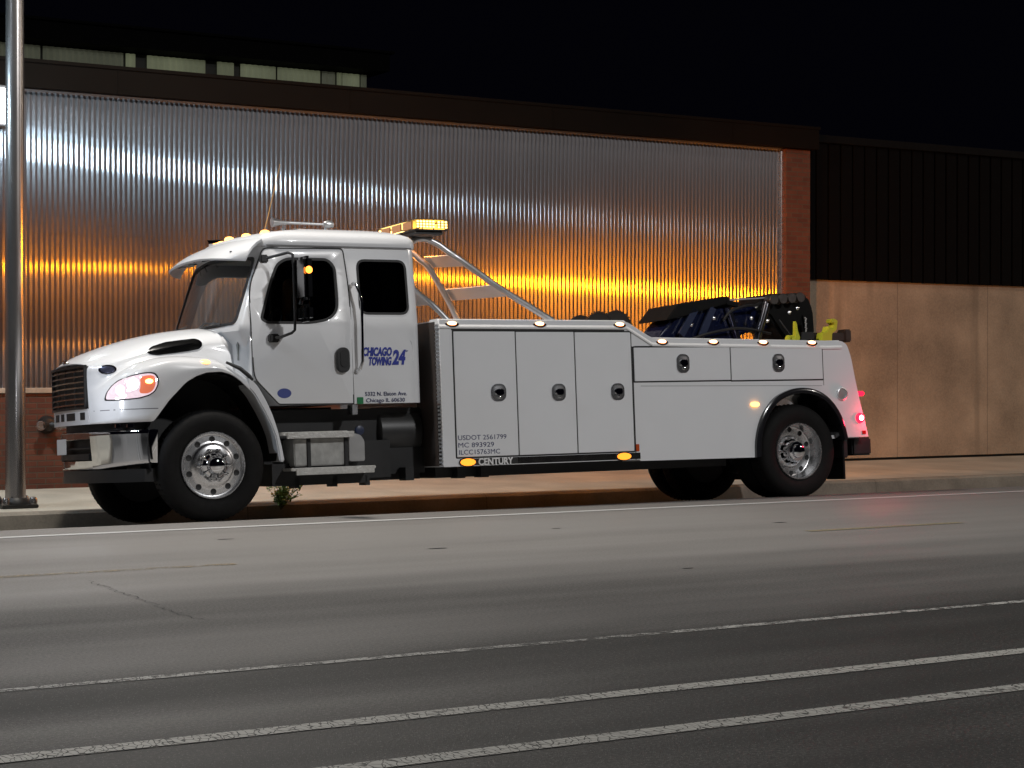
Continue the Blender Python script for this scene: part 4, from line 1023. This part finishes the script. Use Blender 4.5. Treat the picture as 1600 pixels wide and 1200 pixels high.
ribbon([(4.690, .41), (4.690, 1.60)], .012, lambda x, z: 0, 'panel_seam', SEAL, tb); ribbon([(7.225, 1.16), (7.225, 1.59)], .006, lambda x, z: 0, 'panel_seam', SEAL, tb)
# rocker trim with lettering and lamps
rk = MB().box((2.60, -.006, .418), (4.745, .0, .484), bev=.002).build('rocker_trim', pmat('rocker_steel', (.55, .54, .52), .16, metal=1, noise=.1), TR)
text_mesh('CENTURY', .095, (2.805, -.0095, .418), PAINT2, 'lettering', rk, width=.40, extrude=.003, bold=.003)
dk = MB().box((2.60, -.0075, .421), (3.26, -.006, .481)).build('rocker_inlay', pmat('inlay_dark', (.10, .10, .10), .3, metal=.8), rk)
for x in (2.685, 4.535):
    MB().prism([(x + .085 * math.cos(2 * math.pi * k / 28), .450 + .036 * math.sin(2 * math.pi * k / 28)) for k in range(28)], -.024, -.006, bev=.007).build('side_marker', AMBERL, TR)
    MB().prism([(x + .098 * math.cos(2 * math.pi * k / 28), .450 + .046 * math.sin(2 * math.pi * k / 28)) for k in range(28)], -.012, -.004).build('marker_bezel', SEAL, rk)
MB().prism([(6.258 + .055 * math.cos(2 * math.pi * k / 24), .962 + .026 * math.sin(2 * math.pi * k / 24)) for k in range(24)], -.022, 0, bev=.007).build('side_marker', AMBER, TR)
MB().prism(rrect(4.712, .535, .04, .075, .008), -.010, 0, bev=.002).build('side_reflector', REFL, TR)
for i, (bdy, x, z) in enumerate((('USDOT 2561799', 2.584, .672), ('MC 893929', 2.584, .598), ('ILCC15763MC', 2.590, .527))):
    decal(bdy, x, z, .068, DECAL2, (.55, .405, .465)[i], y=-.0108, par=d1, bold=.0)
# marker lamps on the rails, near and far side
def rail_lamp(x, z, ys, sg):
    b = MB().lathe([(.001, -.014), (.03, -.012), (.045, -.004), (.048, 0), (.048, .006)], (0, 0, 0), 'y', 24)
    for v in b.bm.verts: v.co = Vector((v.co.x * 1.4, v.co.y, v.co.z * .72))
    o = b.build('rail_marker', AMBRIM, TR); core = MB().lathe([(.001, -.020), (.022, -.0185), (.036, -.013), (.036, -.008)], (0, 0, 0), 'y', 20)
    for v in core.bm.verts: v.co = Vector((v.co.x * 1.35, v.co.y, v.co.z * .62))
    core = core.build('rail_marker_core', AMCORE, o); o.location = (x, ys + sg * .004, z); o.rotation_euler = (R(-33) if sg > 0 else R(180 + 33), 0, 0)
    c = MB().lathe([(.058, 0), (.056, -.006), (.050, -.007)], (0, 0, 0), 'y', 24)
    for v in c.bm.verts: v.co = Vector((v.co.x * 1.4, v.co.y, v.co.z * .78))
    q = c.build('rail_marker', CHROME, TR); q.location = o.location; q.rotation_euler = o.rotation_euler; q.name = 'marker_bezel'
for x, z in ((2.561, 1.833), (3.573, 1.832), (4.545, 1.829), (5.071, 1.648), (5.736, 1.645), (6.405, 1.640), (7.079, 1.634)):
    rail_lamp(x, z, 0, 1); rail_lamp(x, z, 2.44, -1)
# rear fender flare and mud flap
mb = MB(); rings = []
FL = [(6.235, .385), (6.25, .60), (6.335, .83), (6.50, 1.015), (6.69, 1.105), (6.88, 1.135), (7.08, 1.11), (7.25, 1.03), (7.38, .90), (7.47, .74), (7.52, .55)]
P = []
for i in range(len(FL) - 1):
    g = lambda k: Vector(FL[min(max(k, 0), len(FL) - 1)])
    for t in range(5): P.append(cr(g(i - 1), g(i), g(i + 1), g(i + 2), t / 5))
P.append(Vector(FL[-1])); cc = Vector((6.88, .45))
for q in P:
    d = (cc - q).normalized()
    rings.append([(q.x, .0, q.y), (q.x - d.x * -.002, -.035, q.y), ((q + d * .03).x, -.05, (q + d * .03).y), ((q + d * .06).x, -.045, (q + d * .06).y), ((q + d * .065).x, .55, (q + d * .065).y), (q.x, .55, q.y)])
mb.loft(rings).build('rear_fender_flare', pmat('gloss_black', (.012, .012, .014), .18, coat=.5), TR, angle=50)
for y in (.05, 1.83): MB().box((7.50, y, .10), (7.53, y + .57, .95), bev=.005).build('mud_flap', RUBBER, TR)
MB().box((6.2, .10, 1.12), (7.5, .5, 1.14)).build('arch_top', BLACKM, TR)
MB().box((7.49, .03, .34), (7.56, .30, .70), bev=.01).build('flap_bracket', BLACKM, TR)
# rear: bumper, lamps
MB().box((7.72, .14, .36), (8.00, 2.3, .565), bev=.02).build('rear_bumper', BLACKM, TR)
MB().box((7.3, .12, .56), (7.80, 2.3, .60)).build('rear_shelf', PAINT, TR)
MB().prism([(7.52, .60), (7.84, .575), (7.75, .95), (7.66, 1.28), (7.60, 1.28), (7.52, .9)], .55, 1.95).build('tailboard', PAINT, TR)
def rlamp(lo, hi, mat, bev): return MB().box(lo, hi, bev=bev).build('tail_lamp', mat, TR)
rlamp((7.80, .10, 1.035), (7.90, .22, 1.09), RED, .015); MB().box((7.70, .12, .99), (7.82, .18, 1.02)).box((7.70, .12, .96), (7.74, .18, 1.02)).build('lamp_bracket', BLACKM, TR)
MB().lathe([(.058, 0), (.055, -.02), (.03, -.03), (.005, -.032)], (7.722, .0, .785), 'y', 24).build('tail_lamp', RED, TR)
MB().lathe([(.030, 0), (.028, -.008), (.005, -.010)], (7.722, -.028, .785), 'y', 20).build('tail_lamp', REDHOT, TR)
MB().box((7.745, -.006, .60), (7.80, .0, .64)).build('rear_reflector', REDREF, TR)
MB().lathe([(.075, 0), (.073, -.018), (.062, -.022), (.058, -.010), (.005, -.012)], (7.475, 0, 1.06), 'y', 30).build('fuel_cap', TUBE, TR)
point('tail_glow', (7.95, -.12, .80), 9, (1, .03, .08), .05, TR)

# ---- light-bar pylon
def mx_(pts): return [(x, 2.4 - y, z) for x, y, z in pts]
def smooth_path(pts, n=6):
    P = [Vector(p) for p in pts]; out = []
    for i in range(len(P) - 1):
        g = lambda k: P[min(max(k, 0), len(P) - 1)]
        for t in range(n): out.append(cr(g(i - 1), g(i), g(i + 1), g(i + 2), t / n))
    out.append(P[-1]); return out
TP = [(2.42, .86, 2.62), (2.55, .87, 2.74), (2.70, .88, 2.790), (2.86, .87, 2.745), (3.00, .85, 2.65), (3.13, .82, 2.56), (3.45, .60, 2.26), (3.70, .37, 2.03), (3.86, .20, 1.875)]
MB().tube(smooth_path(TP), .034, 16).build('pylon_tube', TUBE, TR); MB().tube(smooth_path(mx_(TP)), .034, 16).build('pylon_tube', TUBE, TR)
LB = [(2.28, .62, 2.38), (2.42, .58, 2.24), (2.58, .45, 2.06), (2.72, .36, 1.88)]
MB().tube(smooth_path(LB), .03, 14).build('pylon_brace', TUBE, TR); MB().tube(smooth_path(mx_(LB)), .03, 14).build('pylon_brace', TUBE, TR)
def plate(x0, z0, x1, z1, ya, yb, name='pylon_plate'):
    mb = MB(); mb.loft([[(x0, ya, z0), (x0, 2.4 - ya, z0 + .055), (x1, 2.4 - yb, z1 + .07), (x1, yb, z1)], [(x0 + .006, ya, z0 + .006), (x0 + .006, 2.4 - ya, z0 + .061), (x1 + .006, 2.4 - yb, z1 + .076), (x1 + .006, yb, z1 + .006)]]); return mb.build(name, PAINT2, TR)
plate(3.06, 2.62, 3.20, 2.50, .85, .78); plate(3.42, 2.29, 3.56, 2.165, .63, .50)
plate(2.44, 2.22, 2.57, 2.06, .60, .50); MB().box((2.30, .8, 2.40), (2.36, 1.6, 2.66)).build('pylon_cross_plate', PAINT2, TR)
MB().tube([(2.45, .9, 2.70), (2.45, 1.5, 2.70)], .03).build('pylon_cross_tube', ALU, TR)
# ---- light bar
lb = MB().box((2.47, .56, 2.835), (2.84, 1.45, 2.85), bev=.004).box((2.50, .60, 2.80), (2.80, 1.41, 2.836)).build('light_bar', BLACKM, TR)
MB().box((2.465, .545, 2.945), (2.845, 1.46, 2.955), bev=.008).build('top_cover', pmat('beacon_dome', (.10, .08, .06), .25, coat=.5), lb)
def led(x0, x1, y, z0, z1, nx, nz, name):
    MB().box((x0, y, z0), (x1, y + .012, z1), bev=.004).build(name, emat('beacon_bezel_glow', (.60, .40, .10), .35), lb)
    m = MB()
    for i in range(nx):
        for j in range(nz):
            cx = x0 + (x1 - x0) * (i + .5) / nx; cz = z0 + (z1 - z0) * (j + .5) / nz; m.box((cx - .011, y - .004, cz - .0085), (cx + .011, y + .001, cz + .0085))
    m.build(name, BEACON, lb)
led(2.475, 2.690, .545, 2.858, 2.940, 6, 3, 'led_module'); led(2.715, 2.840, .55, 2.856, 2.938, 3, 3, 'led_module')
for sx in (2.475, 2.84):
    for k in range(3):
        y = .64 + k * .26; m = MB().box((sx - .008, y, 2.86), (sx + .008, y + .2, 2.935)).build('led_module', emat('beacon_back', (1, .5, .06), 4.0) if sx > 2.6 else emat('beacon_front', (.7, .33, .16), .12), lb)
MB().box((2.49, 1.45, 2.86), (2.83, 1.462, 2.935)).build('led_module', BEACON, lb)
AM = (1.0, .285, .004)
def beam(loc, power, sx, sy, yaw_, tilt=0):
    l = bpy.data.lights.new('beacon_beam', 'AREA'); l.shape = 'RECTANGLE'; l.size = sx; l.size_y = sy; l.energy = power; l.color = AM
    o = bpy.data.objects.new('beacon_beam', l); COL.objects.link(o); o.parent = TR; o.location = loc; o.rotation_euler = (R(90 + tilt), 0, R(yaw_))
beam((2.66, 1.645, 2.90), 30, .34, .09, 0)
beam((2.87, 1.45, 2.90), 45, .3, .07, -66)
def amber_spot(loc, aim, power, cone):
    l = bpy.data.lights.new('beacon_or_added_spot', 'SPOT'); l.energy = power; l.color = AM; l.spot_size = R(cone); l.spot_blend = .9; l.shadow_soft_size = .05
    o = bpy.data.objects.new('beacon_or_added_spot', l); COL.objects.link(o); o.parent = TR; o.location = loc; o.rotation_euler = (Vector(aim) - Vector(loc)).to_track_quat('-Z', 'Y').to_euler()
amber_spot((2.90, 1.60, 2.91), (11.2, 5.5, 1.3), 1050, 62)
amber_spot((7.55, 2.50, 1.74), (12.0, 5.4, 2.4), 480, 110)  # added amber source that lights the concrete wall
MB().lathe([(.04, 0), (.04, .03), (.02, .04), (.003, .041)], (7.5, 2.40, 1.70), 'z', 16).build('added_strobe', AMBERL, TR)  # unseen strobe body added to go with that spot
amber_spot((2.70, 1.66, 2.93), (4.5, 5.5, 2.2), 60, 90)
amber_spot((2.45, 1.85, 2.92), (-2.5, 5.5, 2.3), 280, 75)
for x, z in ((2.7, 1.86), (4.3, 1.86), (6.2, 1.66)): point('marker_glow', (x, 2.56, z), 20.0, (1, .33, .04), .05, TR)
MB().lathe([(.05, 0), (.05, .03), (.035, .055), (.005, .06)], (2.15, 1.0, 2.80), 'z', 18).build('roof_lamp', emat('roof_lamp_lit', (1, .8, .6), 6), TR)

# ---- wrecker boom and winch
wr = empty('wrecker_boom', (0, 0, 0)); wr.parent = TR
def vbox(mb, pts, y0, y1, bev=.01): return mb.prism(pts, y0, y1, bev=bev)
vbox(MB(), [(5.5, 1.2), (5.72, 1.80), (5.90, 1.98), (6.25, 2.10), (6.62, 2.13), (6.78, 1.98), (7.0, 1.2)], .98, 1.42, .03).build('boom_base', NAVY, wr)
vbox(MB(), [(6.2, 1.60), (6.62, 2.08), (7.62, 2.23), (7.86, 2.20), (7.86, 1.98), (6.9, 1.80), (6.5, 1.5)], 1.05, 1.35, .02).build('boom_arm', NAVY, wr)
m = MB(); vbox(m, [(5.75, 1.95), (5.92, 2.13), (6.62, 2.235), (6.66, 2.16), (6.5, 2.12), (6.0, 2.0)], .90, 1.50, .01); m.box((6.60, .88, 2.12), (6.74, 1.52, 2.17), rot=(0, R(12), 0)); m.build('winch_cover', pmat('dull_black', (.006, .006, .006), .8, spec=.15, noise=.3), wr)
for yy in (.90, 1.48):
    for a, c in ((6.28, 28), (6.02, 35)): MB().box((a, yy, 1.75), (a + .08, yy + .04, 2.12), rot=(0, R(c), 0)).build('boom_rib', pmat('lit_blue_steel', (.06, .075, .14), .2, metal=.5), wr)  # paler than the boom paint: its lit look is put into the colour
m = MB()
m.prism([(7.12, 2.05), (7.14, 2.22), (7.26, 2.27), (7.50, 2.275), (7.68, 2.285), (7.80, 2.24), (7.87, 2.08), (7.88, 1.80), (7.74, 1.70), (7.68, 1.95), (7.58, 1.78), (7.45, 1.72), (7.32, 1.86), (7.22, 2.0)], .92, 1.48, bev=.03)
m.build('boom_head', MATS['dull_black'], wr)
for k in range(4): MB().lathe([(.055, 0), (.06, .02), (.035, .04), (.035, .09), (.06, .11), (.055, .13)], (7.20 + k * .13, .80, 2.19 + .01 * k), 'y', 18).build('head_sheave', pmat('worn_steel', (.10, .09, .085), .35, metal=.7, noise=.4, nscale=20), wr)
MB().tube([(6.55, 1.1, 2.19), (7.18, .95, 2.22)], .009, 8).build('winch_cable', BRUSH, wr); MB().tube([(6.5, 1.3, 2.20), (7.2, 1.35, 2.25)], .009, 8).build('winch_cable', BRUSH, wr)
MB().tube([(7.02, .93, 1.72), (7.12, .90, 2.02), (7.17, .90, 2.16)], .045, 12).build('boom_cylinder', pmat('cylinder_steel', (.25, .24, .26), .2, metal=1), wr)
MB().tube([(7.30, .86, 1.96), (7.42, .84, 1.80), (7.47, .82, 1.75)], .010, 8).build('hose', BLACKP, wr)
for x, z, y in ((4.90, 1.85, .95), (5.16, 1.87, 1.0)):
    m = MB().lathe([(.19, 0), (.19, .02), (.13, .02), (.13, .38), (.19, .38), (.19, .40)], (x, y, z), 'y', 40)
    for k in range(28): a = 2 * math.pi * k / 28; m.box((x + .19 * math.cos(a) - .01, y - .01, z + .19 * math.sin(a) - .01), (x + .19 * math.cos(a) + .01, y + .03, z + .19 * math.sin(a) + .01))
    m.build('winch_drum', pmat('winch_paint', (.02, .015, .012), .4, noise=.3), wr)
MB().box((4.7, .9, 1.3), (5.4, 1.5, 1.75)).build('winch_box', BLACKM, wr)
for pts in ([(6.55, .93, 1.95), (6.65, .90, 2.06), (6.85, .88, 2.12), (7.0, .90, 2.13), (7.1, .92, 2.16), (7.15, .92, 2.1)], [(5.95, .88, 1.7), (6.3, .86, 1.80), (6.75, .87, 1.86), (7.2, .9, 1.80)]
            ):
    MB().tube(smooth_path(pts), .016, 8).build('hose', BLACKP, wr)
for x, z in ((6.42, 1.98), (6.70, 1.93), (6.95, 1.98), (7.02, 2.12), (7.18, 1.95), (7.62, 2.10), (7.5, 2.05), (6.1, 1.9)):
    MB().lathe([(.024, 0), (.024, -.018), (.012, -.026), (.002, -.027)], (x, .93, z), 'y', 10).build('bolt_head', ALU, wr)
MB().prism([(6.60, 2.10), (6.66, 2.10), (6.78, 1.74), (6.72, 1.74)], .90, .96, bev=.006).build('boom_brace', pmat('bright_steel', (.45, .47, .6), .15, metal=1), wr)
for k in range(9):
    MB().tube([(7.58 + .012 * (k % 2), .74, 1.98 - k * .028), (7.60 - .012 * (k % 2), .73, 1.955 - k * .028)], .009, 6).build('chain_link', BRUSH, wr)
# wheel-lift arms and yellow straps at the tail
MB().box((7.70, .72, 1.70), (8.22, .84, 1.80), bev=.01).box((8.14, .70, 1.69), (8.24, .86, 1.84), bev=.015).box((7.0, .7, 1.60), (7.9, .86, 1.72)).build('wheel_lift_arm', pmat('arm_brown_black', (.035, .022, .016), .45, noise=.3), wr)
MB().prism(rpoly([(7.40, 1.66), (7.60, 1.66), (7.60, 1.80), (7.42, 1.80)], .02), .60, .72, bev=.01).build('lift_pad', BLACKM, wr)
def strap(pts, y0, y1): return MB().prism(pts, y0, y1, bev=.008).build('yellow_hook', YEL, wr)
strap([(7.18, 1.66), (7.30, 1.66), (7.30, 1.70), (7.285, 1.76), (7.25, 1.76), (7.245, 1.70), (7.23, 1.70), (7.225, 1.76), (7.20, 1.76), (7.18, 1.72)], .56, .62)
strap([(7.30, 1.66), (7.38, 1.66), (7.40, 1.74), (7.375, 1.80), (7.36, 1.90), (7.34, 1.93), (7.335, 1.85), (7.325, 1.75)], .60, .66)
strap([(7.66, 1.66), (7.82, 1.66), (7.83, 1.78), (7.90, 1.82), (7.92, 1.93), (7.86, 1.955), (7.82, 1.94), (7.83, 1.90), (7.865, 1.90), (7.85, 1.83), (7.80, 1.84), (7.78, 1.87), (7.75, 1.80), (7.68, 1.785)], .55, .66)
